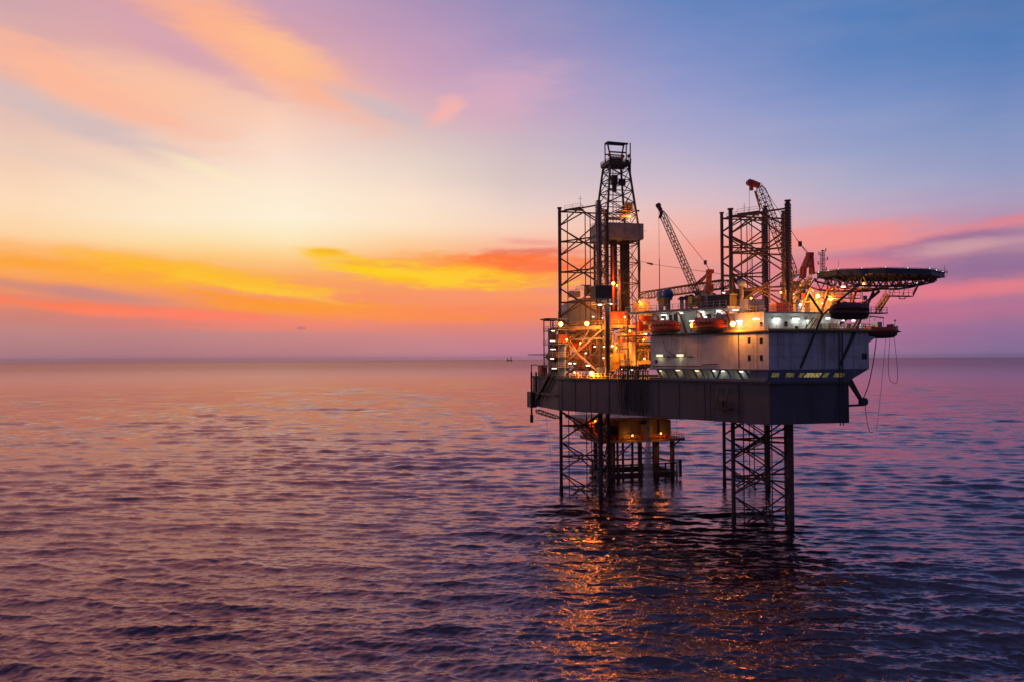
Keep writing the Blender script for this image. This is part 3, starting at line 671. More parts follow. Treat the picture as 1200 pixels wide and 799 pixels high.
# --------------------------------------------------------- helideck
HC, HR, HZ = (22.4, -48.2), 13.35, 49.85
HK = .62                                              # the deck is shallower fore and aft than it is wide
t = thing('helideck', 'wide octagonal helideck on a steel truss overhanging the right end of the rig', 'helideck', (HC[0], HC[1], 46.5))
octg = [(HC[0] + HR * math.cos(math.pi / 8 + k * math.pi / 4), HC[1] + HK * HR * math.sin(math.pi / 8 + k * math.pi / 4)) for k in range(8)]
oc2 = [(HC[0] + (x - HC[0]) * .985, HC[1] + (y - HC[1]) * .985) for x, y in octg]
oc3 = [(HC[0] + (x - HC[0]) * 1.06, HC[1] + (y - HC[1]) * 1.06) for x, y in octg]
MB().prism(octg, HZ - .35, HZ).build('landing_deck', heli_m, t)
m = MB()
for a, b in zip(octg, octg[1:] + octg[:1]): m.bar((*a, HZ - .58), (*b, HZ - .58), .3, 1.05)
m.build('edge_beam', heli_m, t)
m = MB()
for a, b, c, d in zip(octg, octg[1:] + octg[:1], oc3, oc3[1:] + oc3[:1]):
    m.bar((*c, HZ + .05), (*d, HZ + .05), .07).bar((*lerp(a, c, .5), HZ - .1), (*lerp(b, d, .5), HZ - .1), .05)
    for k in range(9): f = k / 8; m.bar((*lerp(a, b, f), HZ - .3), (*lerp(c, d, f), HZ + .05), .06)
m.build('safety_net_frame', heli_m, t)
m = MB()
for k in range(-5, 6):                                    # deck joists and trusses
    x = HC[0] + k * 2.3; hh = HK * math.sqrt(max(0, (HR * .95) ** 2 - (k * 2.3) ** 2))
    m.bar((x, HC[1] - hh, HZ - .5), (x, HC[1] + hh, HZ - .5), .18, .3)
m.build('deck_joist', heli_m, t)
for k in (-3.3, -.2, 2.9):
    m = MB(); y = HC[1] + k * 3.0 * HK; hh = math.sqrt((HR * .95) ** 2 - (k * 3.0) ** 2); n = 9
    x0, x1 = HC[0] - HR - 2.2, HC[0] + hh
    zl = lambda f: 46.5 + 1.7 * max(0, f - .72) / .28 + 1.3 * max(0, .22 - f) / .22
    for i in range(n):
        f0, f1 = i / n, (i + 1) / n; xa, xb = x0 + (x1 - x0) * f0, x0 + (x1 - x0) * f1
        m.tube((xa, y, zl(f0)), (xb, y, zl(f1)), .19)
        m.tube((xa, y, zl(f0)), ((xa + xb) / 2, y, HZ - .9), .13).tube(((xa + xb) / 2, y, HZ - .9), (xb, y, zl(f1)), .13)
    m.build('support_truss', dark_m, t)
for k in (-2, 0, 2):
    m = MB(); x = HC[0] + k * 4.4; hh = HK * math.sqrt((HR * .93) ** 2 - (k * 4.4) ** 2) * .95; n = 5
    for i in range(n):
        ya, yb = HC[1] - hh + 2 * hh * i / n, HC[1] - hh + 2 * hh * (i + 1) / n; z = 46.75 + (1.2 if k == 2 else 0)
        m.tube((x, ya, z), (x, yb, z), .15).tube((x, ya, z), (x, (ya + yb) / 2, HZ - .6), .11).tube((x, (ya + yb) / 2, HZ - .6), (x, yb, z), .11)
    m.build('cross_truss', dark_m, t)
a = P(984.5, 427, -56.5); b = P(1023.6, 342, -57.0)
for A, B, r in ((a, b, .26), (P(938, 431, -56.5), P(964, 369, -58.0), .24), (P(964, 369, -58.0), P(948, 345.5, -57.0), .24), (P(964, 369, -58.0), (11.5, -56.0, 46.8), .2)):
    MB().tube(A, B, r).build('support_strut', dark_m, t)
for q in ((14.0, -38.0), (10.0, -50.5), (14.0, -50.0)): MB().tube((*q, 41.2), (*q, 46.7), .28).build('support_column', tan_m, t)
MB().tube((15.5, -41, 37.8), (27, -42, 46.6), .3).build('support_strut', dark_m, t)
m = MB()
for k in range(8):
    for f in (.0, .5): q = lerp(octg[k], octg[(k + 1) % 8], f); m.ball((*lerp((HC[0], HC[1]), q, .99), HZ + .12), .09, n=8, m=5)
m.build('perimeter_lamp', emat('green_perimeter', (.5, 1, .45), 3.0), t)
# access stairs and landing on the right
t = thing('stairway', 'yellow lit stairway climbing to the underside of the helideck', 'stairs', (16.3, -53, 41.2))
s0, s1 = P(1030.5, 366, -53.0), P(1043, 346.5, -53.0); s2 = P(1070, 346.5, -53.0); s3 = P(1076, 334.5, -53.0)
for dy in (0, 1.1):
    MB().bar(vadd(s0, (0, dy, 0)), vadd(s1, (0, dy, 0)), .12, .35).build('stringer', yellow_m, t)
    m = MB().rail([vadd(s0, (0, dy, .1)), vadd(s1, (0, dy, .1))], 1.0, 1.0, .05); m.build('handrail', yellow_m, t)
m = MB()
for k in range(14): c = lerp(s0, s1, (k + .5) / 14); m.box((c[0], c[1] + .55, c[2]), .3, 1.1, .05)
m.build('tread', yellow_m, t)
m = MB().box(((s1[0] + s2[0]) / 2, -52.45, s1[2] - .1), s2[0] - s1[0], 1.4, .18); m.build('landing', dark_m, t)
m = MB().rail([s1, s2], 1.05, 1.0, .04); m.build('railing', tan_m, t)
m = MB()
for q in (vadd(s1, (.8, .4, 0)), lerp(s1, s2, .55), s2): m.bar(q, (q[0] + 1.3, q[1] + .6, 47.2), .1)
m.bar(lerp(s1, s2, .3), vadd(lerp(s1, s2, .45), (0, 0, -.7)), .1).bar(lerp(s1, s2, .8), vadd(lerp(s1, s2, .6), (0, 0, -.7)), .1).bar(vadd(lerp(s1, s2, .4), (0, 0, -.7)), vadd(lerp(s1, s2, .65), (0, 0, -.7)), .14)
m.build('hanger', dark_m, t)
MB().bar(s2, s3, .12, .3).build('upper_flight', dark_m, t)
a = P(1009, 367, -54.5)
m = MB().box((a[0] + 3.4, -53.6, a[2]), 5.0, 2.2, .2); m.build('lower_landing', dark_m, t)
m = MB().rail([(a[0] + 1, -54.6, a[2] + .1), (a[0] + 5.8, -54.6, a[2] + .1)], 1.0, 1.2, .045); m.build('railing', dark_m, t)
MB().tube((a[0] + 1.6, -52.6, a[2]), (OV + .4, -51, 38), .16).build('landing_brace', dark_m, t)
t = thing('firefighting_cabinet', 'dark red cabinet with blue light above, beside the small landing under the helideck', 'cabinet', (a[0] + .6, -54, a[2]))
MB().box((a[0] + .9, -54.2, a[2] + 1.1), 1.5, 1.2, 2.1).build('cabinet_body', red_m, t); MB().box((a[0] + 1.1, -54.2, a[2] + 2.9), .7, .5, .8).build('lamp_box', dome_m, t)
MB().tube((a[0] + 1.1, -54.2, a[2] + 2.1), (a[0] + 1.1, -54.2, a[2] + 2.7), .06).build('lamp_stem', dark_m, t)
t = thing('windsock_hoop', 'thin wire windsock hoop standing off the right tip of the helideck', 'windsock', (HC[0] + HR, HC[1], HZ))
m = MB(); q0 = P(1101, 321, -46); m.bar((HC[0] + HR - .3, -46, HZ - .2), q0, .06)
c = P(1107, 320, -46)
for k in range(12): a1, a2 = k * math.pi / 6, (k + 1) * math.pi / 6; m.bar((c[0] + .75 * math.cos(a1), -46, c[2] + .8 * math.sin(a1)), (c[0] + .75 * math.cos(a2), -46, c[2] + .8 * math.sin(a2)), .05)
m.bar((c[0], -46, c[2] - 1.2), (c[0], -46, c[2] + 1.6), .05)
m.build('hoop', dark_m, t)
# building under the helideck
t = thing('service_house', 'amber lit service house on the deckhouse roof below the helideck', 'service house', (7, -48, 41.3))
MB().box((7.4, -48.6, 43.2), 7.6, 6.0, 3.75).build('house_wall', tan_m, t)
MB().box((7.4, -48.6, 45.2), 8.4, 6.8, .25).build('house_roof', grey_m, t)
for x, y in ((979, 357), (990, 357), (1000, 357)): pane(t, bowrect(x - 2, y - 3, x + 2, y + 3, -51.63), fr=crane_m)
m = MB().rail([(3.4, -52.0, 45.35), (11.4, -52.0, 45.35), (11.4, -46, 45.35)], 1.1, 1.3, .05); m.build('roof_railing', crane_m, t)
t = thing('deck_stair', 'pale sloping stair in front of the lit wall left of the dark red boat', 'stairs', (2.5, -54.8, 37.8))
for d in (0, .9): MB().bar((.8, -55.0 - d, 37.9), (3.9, -55.0 - d, 41.4), .1, .3).build('stringer', tan_m, t)
m = MB()
for k in range(14): c = lerp((.8, -55.45, 37.9), (3.9, -55.45, 41.4), (k + .5) / 14); m.box(c, .3, .9, .05)
m.build('tread', tan_m, t)
m = MB().rail([(.8, -55.95, 38), (3.9, -55.95, 41.5)], 1.0, 1.0, .045); m.build('handrail', yellow_m, t)
t = thing('access_stair', 'pale zigzag access stair between the red crane and the helideck truss', 'stairs', (4.5, -48, 41.3))
for k, (x0, y0, x1, y1) in enumerate(((930, 343, 937, 331), (937, 331, 943, 343), (935, 347, 946, 333), (926, 329, 936, 322), (941, 338, 951, 326), (928, 353, 938, 341))):
    a, b = P(x0, y0, -49.0 + .3 * k), P(x1, y1, -49.0 + .3 * k); MB().bar(a, b, .9, .18).build('flight', lgrey_m if k % 2 else yellow_m, t)
    m = MB().rail([a, b], 1.0, .9, .05); m.build('handrail', yellow_m, t)
for z in (43.4, 46.3): MB().box((3.8, -48.4, z), 4.4, 2.4, .15).build('landing', grey_m, t)
for x in (1.8, 5.8): MB().bar((x, -48.6, 41.3), (x, -48.6, 48.2), .2).build('stair_post', yellow_m, t)
t = thing('yellow_frame', 'yellow A shaped frame standing on the deck below the helideck', 'frame', (2.6, -53, 41.3))
for x0, x1 in ((.2, 2.4), (4.6, 2.6)): MB().bar((x0, -53.3, 41.3), (x1, -53.3, 45.9), .22).build('frame_leg', yellow_m, t)
MB().bar((1.2, -53.3, 43.3), (3.7, -53.3, 43.3), .18).build('frame_tie', yellow_m, t)
t = thing('storage_tank', 'white upright tank with red valve beside the nearest leg', 'tank', (1.8, -51, 41.3))
MB().tube((1.6, -51.4, 41.3), (1.6, -51.4, 43.6), .8, n=16).ball((1.6, -51.4, 43.6), .8, rz=.4).build('tank_shell', white_m, t)
MB().box((1.9, -51.7, 44.5), .8, .5, 1.0).build('valve_box', red_m, t)

def container(label, p0, p1, q, h, d, m_, base):
    t = thing('container', label, 'container', ((p0 + p1) / 2, q, base))
    MB().box(((p0 + p1) / 2, q + d / 2, base + h / 2), p1 - p0, d, h).build('container_box', m_, t)
    m = MB(); n = int((p1 - p0) / .35)
    for k in range(n + 1): m.box((p0 + (p1 - p0) * k / n, q - .03, base + h / 2), .14, .07, h * .86)
    m.build('corrugation', m_, t)
    for x in (p0, p1): MB().box((x, q, base + h / 2), .18, .18, h + .04).build('corner_post', m_, t)
container('red steel container on the roof beside the nearest leg', -3.4, -.3, -51.2, 1.95, 2.3, red_m, 41.32)
container('pale grey cabin with yellow stripe on the roof left of the nearest leg', -9.1, -5.8, -50.6, 2.6, 3.0, lgrey_m, 41.32)
t = thing('gas_bottle_rack', 'yellow banded bottle rack in front of the pale grey cabin', 'rack', (-8, -51.6, 41.3))
for k in range(5): MB().tube((-8.9 + k * .35, -51.4, 41.35), (-8.9 + k * .35, -51.4, 42.7), .15, n=10).build('gas_bottle', yellow_m if k % 2 else grey_m, t)
MB().box((-8.2, -51.2, 41.9), 2.0, .1, .12).build('rack_bar', yellow_m, t)

# --------------------------------------------------------- satellite domes and roof gear
def dome(label, c, r, m_, zb):
    t = thing('satellite_dome', label, 'satellite dome', (c[0], c[1], zb), 'satellite domes on the deckhouse roof')
    MB().ball(c, r, n=28, m=16).build('dome_shell', m_, t); MB().tube((c[0], c[1], zb), (c[0], c[1], c[2] - r * .8), r * .45, n=12).build('pedestal', grey_m, t)
    MB().tube((c[0], c[1], c[2] - r * .95), (c[0], c[1], c[2] - r * .55), r * .78, n=16).build('dome_collar', grey_m, t)
c = PAB(782.5, 345.5, -6); dome('large dark blue satellite dome on the left part of the roof', c, 1.25, dome_m, 43)
c = PAB(774.5, 347, -8); dome('pale satellite dome half hidden behind the dark blue dome', c, 1.2, dome2_m, 43)
dome('small light blue satellite dome near the nearest leg', P(869, 332.5, -41.5), .88, dome2_m, 43)
m_ = MB(); c = P(869, 332.5, -41.5); m_.tube((c[0], c[1], 37.8), (c[0], c[1], 43.1), .4); tag(m_.build('dome_mast', grey_m, None, (c[0], c[1], 37.8)), 'grey mast carrying the small light blue dome', 'mast')
t = thing('deck_winch', 'yellow winch drum between dark lockers on the roof edge', 'winch', ab(40, -5, 43))
c = PAB(814, 354, -5); MB().tube(vadd(c, (-.9, 0, .3)), vadd(c, (.9, 0, .3)), .62, n=14).build('drum', yellow_m, t); MB().box(vadd(c, (0, 0, -.6)), 2.2, 1.2, .9, ABANG).build('bed', yellow_m, t)
for x in (-.95, .95): MB().box(vadd(c, (x, 0, .3)), .12, 1.5, 1.5).build('drum_flange', yellow_m, t)
t = thing('satellite_plinth', 'yellow painted plinth under the pale dome on the roof', 'plinth', PAB(774, 356, -6)); c = PAB(777, 355, -4.6)
MB().box(c, 1.7, 1.2, 1.6, ABANG).build('plinth_block', yellow_m, t); MB().box(vadd(c, (0, 0, .9)), 1.9, 1.4, .15, ABANG).build('plinth_cap', lgrey_m, t)
vents = [(799, 351, 1.0), (805, 349.5, 1.3), (810, 348.5, 1.1), (822, 348, 1.3), (828, 349, 1.2), (836, 347, 1.4), (842, 350, 1.0), (850, 349, 1.2)]
def vent(label, c, h):
    t = thing('roof_ventilator', label, 'ventilator', (c[0], c[1], 43.0), 'mushroom ventilators along the roof edge')
    MB().tube((c[0], c[1], 43.0), (c[0], c[1], c[2] - .1), .42, n=10).build('vent_trunk', lgrey_m, t)
    MB().tube((c[0], c[1], c[2] - .1), (c[0], c[1], c[2] + .55), .95, .35, n=12).build('vent_hood', dark_m, t)
for i, (x, y, h) in enumerate(vents): vent('dark hooded ventilator in the row along the roof of the set-back house', PAB(x, y, -7 - (i % 3)), h)
t = thing('switchgear_box', 'dark equipment housing at the right end of the ventilator row', 'equipment box', PAB(858, 352, -8)); c = PAB(846, 354, -6)
MB().box((c[0], c[1], 44.2), 5.5, 2.2, 2.3, ABANG).build('housing', dark_m, t); MB().box((c[0], c[1], 45.4), 5.9, 2.5, .15, ABANG).build('lid', grey_m, t)

# --------------------------------------------------------- cranes
def gantry(t, foot, top, w):
    for s in (-w, w):
        f = (foot[0], foot[1] + s, foot[2]); k = (top[0], top[1] + s * .4, top[2])
        MB().bar(f, k, .55, .45).build('gantry_leg', crane_m, t)
        MB().bar((foot[0] - 2.0, foot[1] + s, foot[2] + 2.2), lerp(f, k, .97), .35).build('gantry_back_leg', crane_m, t)
    MB().box(top, 1.3, w * 1.3, .8).build('gantry_head', crane_m, t)
# left crane, boom raised
t = thing('pedestal_crane', 'crane with its lattice boom raised steeply over the lifeboats', 'crane', (-9.8, -35.0, 43.0))
q = -35.0; ft, tip, gt = P(817.5, 346, q), P(774.5, 247, q), P(832, 318.5, q)
MB().tube((-9.6, q + .6, 43.0), (-9.6, q + .6, 45.6), 1.3, n=18).build('pedestal', grey_m, t)
MB().box((-9.6, q + .6, 46.0), 2.8, 2.6, .9).build('slew_platform', grey_m, t)
MB().box((-9.2, q - 1.2, 47.2), 1.2, 1.1, 1.6).build('cab', crane_m, t)
gantry(t, P(828.5, 345, q), gt, .8)
b = MB().lattice(ft, tip, 1.15, .95, 22, .085, .04).build('boom', dark_m, t)
m = MB(); jt = P(771.5, 242.0, q); m.bar(tip, jt, .5, .7).tube((jt[0], q - .3, jt[2] + .15), (jt[0], q + .3, jt[2] + .15), .5, n=12).bar(vadd(tip, (.2, 0, -.3)), vadd(tip, (-.3, 0, -1.6)), .45); m.build('boom_head', dark_m, b)
m = MB(); bl = P(826.5, 308, q); m.tube(vadd(tip, (.6, 0, 0)), bl, .045).tube(bl, gt, .07); m.box(bl, .5, .4, .9); m.build('pendant_line', dark_m, t)
m = MB(); m.tube((jt[0] + .1, q, jt[2]), (jt[0] + .1, q, 44.6), .035); hk = m.build('hoist_line', dark_m, t)
MB().box((jt[0] + .1, q, 49.5), .12, .12, 7).build('hook_block', dark_m, hk)
# crane with the boom lying level
t = thing('pedestal_crane', 'crane whose long lattice boom lies almost level, pointing at the derrick', 'crane', (1.6, -28, ZD))
q0 = -28.0; ft = P(858, 332, q0); tip = P(749, 347.5, 9.0)
MB().tube((1.8, q0, ZD), (1.8, q0, 45.6), 1.5, n=18).build('pedestal', grey_m, t)
MB().box((2.2, q0, 46.6), 4.6, 3.6, 1.9).build('slew_platform', dark_m, t)
MB().bar((.6, q0 - 1, 47.6), (-.2, q0 - .8, 50.6), .9, .6).build('gantry_leg', dark_m, t)
MB().bar((3.6, q0 - 1, 47.2), (0, q0 - .8, 50.4), .8, .6).build('gantry_back_leg', dark_m, t)
MB().lattice(ft, tip, 1.9, 1.7, 26, .13, .06).build('boom', dark_m, t)
m = MB(); g0 = (-.2, q0 - .8, 50.7); g1 = P(761, 309.5, 6.0); g2 = P(751, 306, 9.5)
m.tube(g0, g1, .05).tube(g1, g2, .05).tube(g2, vadd(tip, (0, 0, .8)), .05); m.tube(lerp(g0, g1, .96), lerp(g1, g2, .25), .28, .2); m.build('pendant_line', dark_m, t)
# right crane behind the nearest leg
t = thing('pedestal_crane', 'red crane beside the helideck, its boom seen through the nearest leg', 'crane', (9.6, -35.5, 41.2))
q = -35.5; ft, tip, gt = P(931, 325, q), P(889.5, 218, q), P(949, 298.5, q)
MB().tube((9.6, q + .2, 37.8), (9.6, q + .2, 47.3), 1.5, n=18).build('pedestal', grey_m, t)
MB().box((10.4, q + .2, 48.3), 3.4, 3.0, 1.2).build('slew_platform', grey_m, t)
MB().box((8.9, q - 1.5, 49.2), 1.2, 1.0, 1.5).build('cab', lgrey_m, t)
for s in (-.45, .45):
    MB().bar(vadd(P(951.5, 322, q), (0, s, 0)), vadd(gt, (.3, s * .4, 0)), .6, .5).build('gantry_leg', crane_m, t)
    MB().bar(vadd(P(941.5, 314, q), (0, s, 0)), vadd(gt, (-.3, s * .4, 0)), 1.0, .5).build('gantry_leg', crane_m, t)
    m = MB(); m.bar(vadd(P(941.5, 314, q), (0, s, 0)), vadd(P(940.5, 326, q), (0, s, 0)), .8, .5).bar(vadd(P(942, 315, q), (0, s, 0)), vadd(P(952, 309, q), (0, s * .7, 0)), .3); m.build('gantry_foot', crane_m, t)
MB().box(gt, 1.2, 1.2, .8).build('gantry_head', crane_m, t)
b = MB().lattice(ft, tip, 1.5, 1.5, 22, .09, .045).build('boom', dark_m, t)
m = MB(); jt = P(880, 214, q); m.bar(tip, jt, .8, 1.1).bar(jt, P(877, 212, q), 1.0, .7).tube(vadd(jt, (-.4, -.4, -.1)), vadd(jt, (-.4, .4, -.1)), .6, n=12).bar(vadd(jt, (.1, 0, 0)), P(880.5, 223.5, q), .7, .5); m.bar(P(884.5, 224, q), P(891, 246, q), .3, .2); m.build('boom_head', crane_m, b)
m = MB(); bl = P(936, 284.5, q); m.tube(vadd(tip, (.5, 0, .6)), bl, .05).tube(bl, gt, .07).tube(vadd(bl, (-.6, 0, .9)), vadd(gt, (-.6, 0, 0)), .05); m.box(lerp(bl, gt, .12), .6, .5, 1.1); m.build('pendant_line', dark_m, t)
m = MB(); m.tube((jt[0] - .4, q, jt[2]), (jt[0] - .4, q, 47), .035); m.build('hoist_line', dark_m, t)
# antenna mast right of it
t = thing('antenna_mast', 'slim lattice antenna mast with side arms between the red crane and the helideck', 'antenna mast', P(963, 318, -36))
a, b = P(964, 322, -36), P(964, 293.5, -36)
MB().lattice(a, b, .7, .6, 9, .05, .03).build('mast', dark_m, t)
m = MB()
for f, w, s in ((.2, .9, 1), (.42, 1.1, -1), (.62, 1.2, 1), (.82, .9, -1), (.97, .8, 1)):
    c = lerp(a, b, f); m.bar(c, vadd(c, (w * s, 0, .05)), .08).box(vadd(c, (w * s, 0, .25)), .14, .14, .7)
m.build('antenna', dark_m, t)
m_ = MB(); m_.tube(P(982.5, 318, -40), P(982.5, 306, -40), .03); tag(m_.build('whip_antenna', dark_m, None, P(982.5, 318, -40)), 'hair thin whip antenna standing above the left part of the helideck', 'antenna')

# --------------------------------------------------------- cantilever, drill floor and derrick
DC = (-8.1, 16.5); DH = 4.5
t = thing('cantilever', 'heavy steel cantilever beams carrying the drill floor out over the stern', 'cantilever', (-7, 10, ZD))
for x in (-13.6, -.4): MB().box((x, 10.5, 33.6), 1.0, 35, 6.4).build('main_beam', tan_m, t)
m = MB()
for y in (-5, 1, 7, 13, 19, 25): m.bar((-13.6, y, 32), (-.4, y, 32), .6, .9).bar((-13.6, y, 36.4), (-.4, y, 36.4), .5, .6)
m.build('cross_beam', tan_m, t)
MB().box((-7, 10.5, 36.9), 14.2, 33, .2).build('cantilever_deck', deck_m, t)
t = thing('drill_floor', 'raised drill floor below the derrick with railings and wind screens', 'drill floor', (-7, 16.5, 36.9))
MB().box((-7, 15.5, 41.0), 15, 15, .8).build('floor_deck', tan_m, t)
for x in (-13.6, -10, -4, -.4):
    for y in (9.2, 21.8): MB().box((x, y, 38.8), .7, .7, 3.7).build('support_post', tan_m, t)
m = MB().rail([(-14.4, 22.5, 41.4), (-14.4, 8.2, 41.4), (.4, 8.2, 41.4), (.4, 22.5, 41.4)], 1.2, 1.6, .05); m.build('railing', yellow_m, t)
MB().box((-10.6, 9.2, 43.1), 4.6, .3, 3.4).build('wind_screen', crane_m, t)
MB().box((-2.0, 9.4, 42.4), 3.6, 2.0, 2.0).build('driller_cabin', crane_m, t)
m = MB().bar((-9.3, 8.6, 41.2), (-8.0, 3.2, 37.2), 1.6, .3); m.build('pipe_ramp', dark_m, t)
t = thing('derrick', 'tall tapering drilling derrick with lattice sides and a grey racking box halfway up', 'derrick', (DC[0], DC[1], 41.4))
def hw(z): return DH if z < 67 else DH + (2.45 - DH) * (z - 67) / (85.5 - 67)
def dp(i, z): sx, sy = ((-1, -1), (1, -1), (1, 1), (-1, 1))[i]; w = hw(z); return (DC[0] + sx * w, DC[1] + sy * w, z)
for i in range(4): m = MB().bar(dp(i, 41.4), dp(i, 67), .5).bar(dp(i, 67), dp(i, 85.5), .46); m.build('derrick_leg', dark_m, t)
lv = [41.4, 47.2, 52.6, 58, 63, 67, 70.6, 74, 77.2, 80.2, 83, 85.5]
for k in range(len(lv) - 1):
    z0, z1 = lv[k], lv[k + 1]
    for i in range(4):
        j = (i + 1) % 4
        if k == 0 and i == 0: continue
        m = MB(); m.bar(dp(i, z1), dp(j, z1), .2).bar(dp(i, z0), dp(j, z1), .15).bar(dp(j, z0), dp(i, z1), .15)
        if k < 6: mid = lerp(dp(i, z0), dp(j, z0), .5); m.bar(mid, lerp(dp(i, z1), dp(j, z1), .5), .09)
        m.build('side_bracing', dark_m, t)
W2 = 5.4; rg = [(DC[0] + s * W2, DC[1] + q * W2) for s, q in ((-1, -1), (1, -1), (1, 1), (-1, 1))]
m = MB(); m.ring(rg, 64.2, 68.2, .15); m.prism([(x, y) for x, y in rg], 64.0, 64.15); m.build('racking_box', grey_m, t)
m = MB()
for k in range(9): x = DC[0] - W2 + 2 * W2 * k / 8; m.box((x, DC[1] - W2 - .11, 66.2), .08, .06, 3.9)
m.bar((DC[0] + W2, DC[1] - W2, 66.2), (DC[0] + W2 + 1.0, DC[1] - W2, 66.4), .07); m.build('box_rib', grey_m, t)
# crown
m = MB(); w = 3.1; cr = [(DC[0] + s * w, DC[1] + q * w) for s, q in ((-1, -1), (1, -1), (1, 1), (-1, 1))]
m.prism(cr, 84.2, 84.6); m.ring(cr, 84.6, 85.0, .1); m.rail([(*c, 84.6) for c in cr + cr[:1]], 1.1, .8, .05); m.build('crown_platform', dark_m, t)
for k in range(5): m = MB(); x = DC[0] - 1.5 + k * .75; m.tube((x - .15, DC[1], 86.2), (x + .15, DC[1], 86.2), .8, n=16); m.build('crown_sheave', tan_m, t)
for x, z in ((-2.9, 86.5), (2.6, 86.5), (.9, 86.3)): MB().ball((DC[0] + x, DC[1] - 2.8, z), .5, n=10, m=6).build('crown_drum', crane_m, t)
m = MB(); hp = [(DC[0] + s * 2.2, DC[1] + q * 2.0) for s, q in ((-1, -1), (1, -1), (1, 1), (-1, 1))]; tp = [(DC[0] + s * 2.7, DC[1] + q * .9) for s, q in ((-1, -1), (1, -1), (1, 1), (-1, 1))]
for a, b in zip(hp, tp): m.bar((*a, 85.4), (*b, 90.4), .3)
m.bar((*tp[0], 90.4), (tp[1][0] + .5, tp[1][1], 90.3), .42).bar((*tp[3], 90.4), (*tp[2], 90.4), .42).bar((*tp[0], 90.4), (*tp[3], 90.4), .3).bar((*tp[1], 90.4), (*tp[2], 90.4), .3)
m.bar((*lerp(hp[0], tp[0], .45), 87.7), (*lerp(hp[1], tp[1], .45), 87.7), .34).bar((*lerp(hp[3], tp[3], .45), 87.7), (*lerp(hp[2], tp[2], .45), 87.7), .3)
m.build('gin_pole_frame', dark_m, t)
MB().tube((DC[0] + 3.2, DC[1] - 2.4, 80.0), (DC[0] + 3.2, DC[1] - 2.4, 90.2), .16).bar((DC[0] + 2.6, DC[1] - 2.4, 87), (DC[0] + 3.2, DC[1] - 2.4, 87.4), .1).build('lightning_mast', dark_m, t)
m = MB()
for k, (x, y) in enumerate(((-.9, .3), (-.4, .8), (.1, .2))): m.tube((DC[0] + x, DC[1] + y, 50), (DC[0] + x, DC[1] + y, 84.2), .07)
m.build('drilling_line', dark_m, t)
m = MB().box((DC[0] - .3, DC[1] + .4, 80.6), 1.6, 1.2, 2.6).box((DC[0] - .3, DC[1] + .4, 78.3), 1.0, .9, 1.6).box((DC[0] + 1.5, DC[1] - .6, 79.9), 1.5, 1.5, 1.6); m.build('travelling_block', dark_m, t)
m = MB().box((DC[0] + 1.6, DC[1] - 1.8, 71.7), 4.4, 3.4, .25); m.rail([(DC[0] - .6, DC[1] - 3.5, 71.8), (DC[0] + 3.8, DC[1] - 3.5, 71.8), (DC[0] + 3.8, DC[1], 71.8)], 1.1, .9, .05)
m.box((DC[0] + 2.6, DC[1] - 2.4, 72.9), 1.6, 1.4, 2.1).bar((DC[0] + .4, DC[1] - 2.6, 72), (DC[0] + 2.4, DC[1] - 2.6, 75.4), .18).bar((DC[0] + 4.1, DC[1] - 3.4, 71.9), (DC[0] + 5.2, DC[1] - 3.4, 71.9), .4); m.build('racking_platform', yellow_m, t)
m = MB().box((DC[0] - 2.2, DC[1] - 3.4, 69.7), 4.6, 1.2, .4).box((DC[0] + .9, DC[1] - 3.2, 70.4), 2.2, 1.0, .8); m.build('finger_board', tan_m, t)
def bundle(nx, ny, x, y, z0, z1):
    m = MB()
    for i in range(nx):
        for j in range(ny): m.tube((x + i * .30, y + j * .30, z0), (x + i * .30, y + j * .30, z1), .13, n=6)
    return m
bundle(6, 9, DC[0] + .9, DC[1] - 2.9, 41.5, 65.5).build('racked_pipe', dark_m, t)
bundle(4, 7, DC[0] - 1.9, DC[1] - 2.6, 41.5, 65.0).build('racked_pipe', dark_m, t)
MB().tube((DC[0] - 3.0, DC[1] - 4.9, 41.4), (DC[0] - 3.0, DC[1] - 4.9, 62), .28).build('standpipe', crane_m, t)
MB().tube((DC[0] - 1.3, DC[1] - 5.2, 41.4), (DC[0] - 1.3, DC[1] - 5.2, 56), .35).build('standpipe', leg_m, t)
m = MB(); m.rail([(DC[0] - 5.2, DC[1] - 5.2, 68.3), (DC[0] - 5.2, DC[1] + 5.2, 68.3)], 1, 1, .04); m.build('box_railing', dark_m, t)

# --------------------------------------------------------- grey shaker house behind the left leg
t = thing('shaker_house', 'large grey windowless module with sloping top edge behind the left leg', 'module', (-19.5, 14, 36.9))
y0, y1 = 10.5, 19.0
a = [P(x, y, y0) for x, y in ((664, 384), (664, 364), (668, 356), (676, 350.5), (694, 349), (703, 352), (703, 384))]
f = [(p[0], y0, p[2]) for p in a]; bk = [(p[0] + .5, y1, p[2]) for p in a]; n = len(f)
MB().add(f + bk, [tuple(range(n))[::-1], tuple(range(n, 2 * n))] + [(i, (i + 1) % n, n + (i + 1) % n, n + i)[::-1] for i in range(n)]).build('module_shell', grey_m, t)
m = MB(); m.box((-19.6, 10.3, 41.6), 9.4, .5, .5).box((-19.6, 14.6, 39), 8.8, 8, 4.2)
for x in (-23.6, -19.6, -15.7): m.box((x, 11, 39), .7, .7, 4.2)
m.build('module_base', grey_m, t)
MB().box((-21.9, 11.5, 49.3), 2.6, 2.0, 1.5).build('roof_unit', grey_m, t); m = MB().rail([(-23.6, 10.6, 48.8), (-21.2, 10.6, 49.4)], 1.2, .6, .06).rail([(-21.6, 10.8, 50.1), (-19.2, 10.8, 50.1)], 1.1, .8, .05); m.build('roof_railing', lgrey_m, t)
MB().box((-18.2, 12, 50.3), 1.2, 1.2, 2.6).box((-18.6, 11.6, 51.7), 2.6, 1.2, .15).build('exhaust_stack', dark_m, t)
MB().box((-16.6, 12, 49.9), 1.3, 1.6, 1.9).build('roof_unit', dark_m, t)
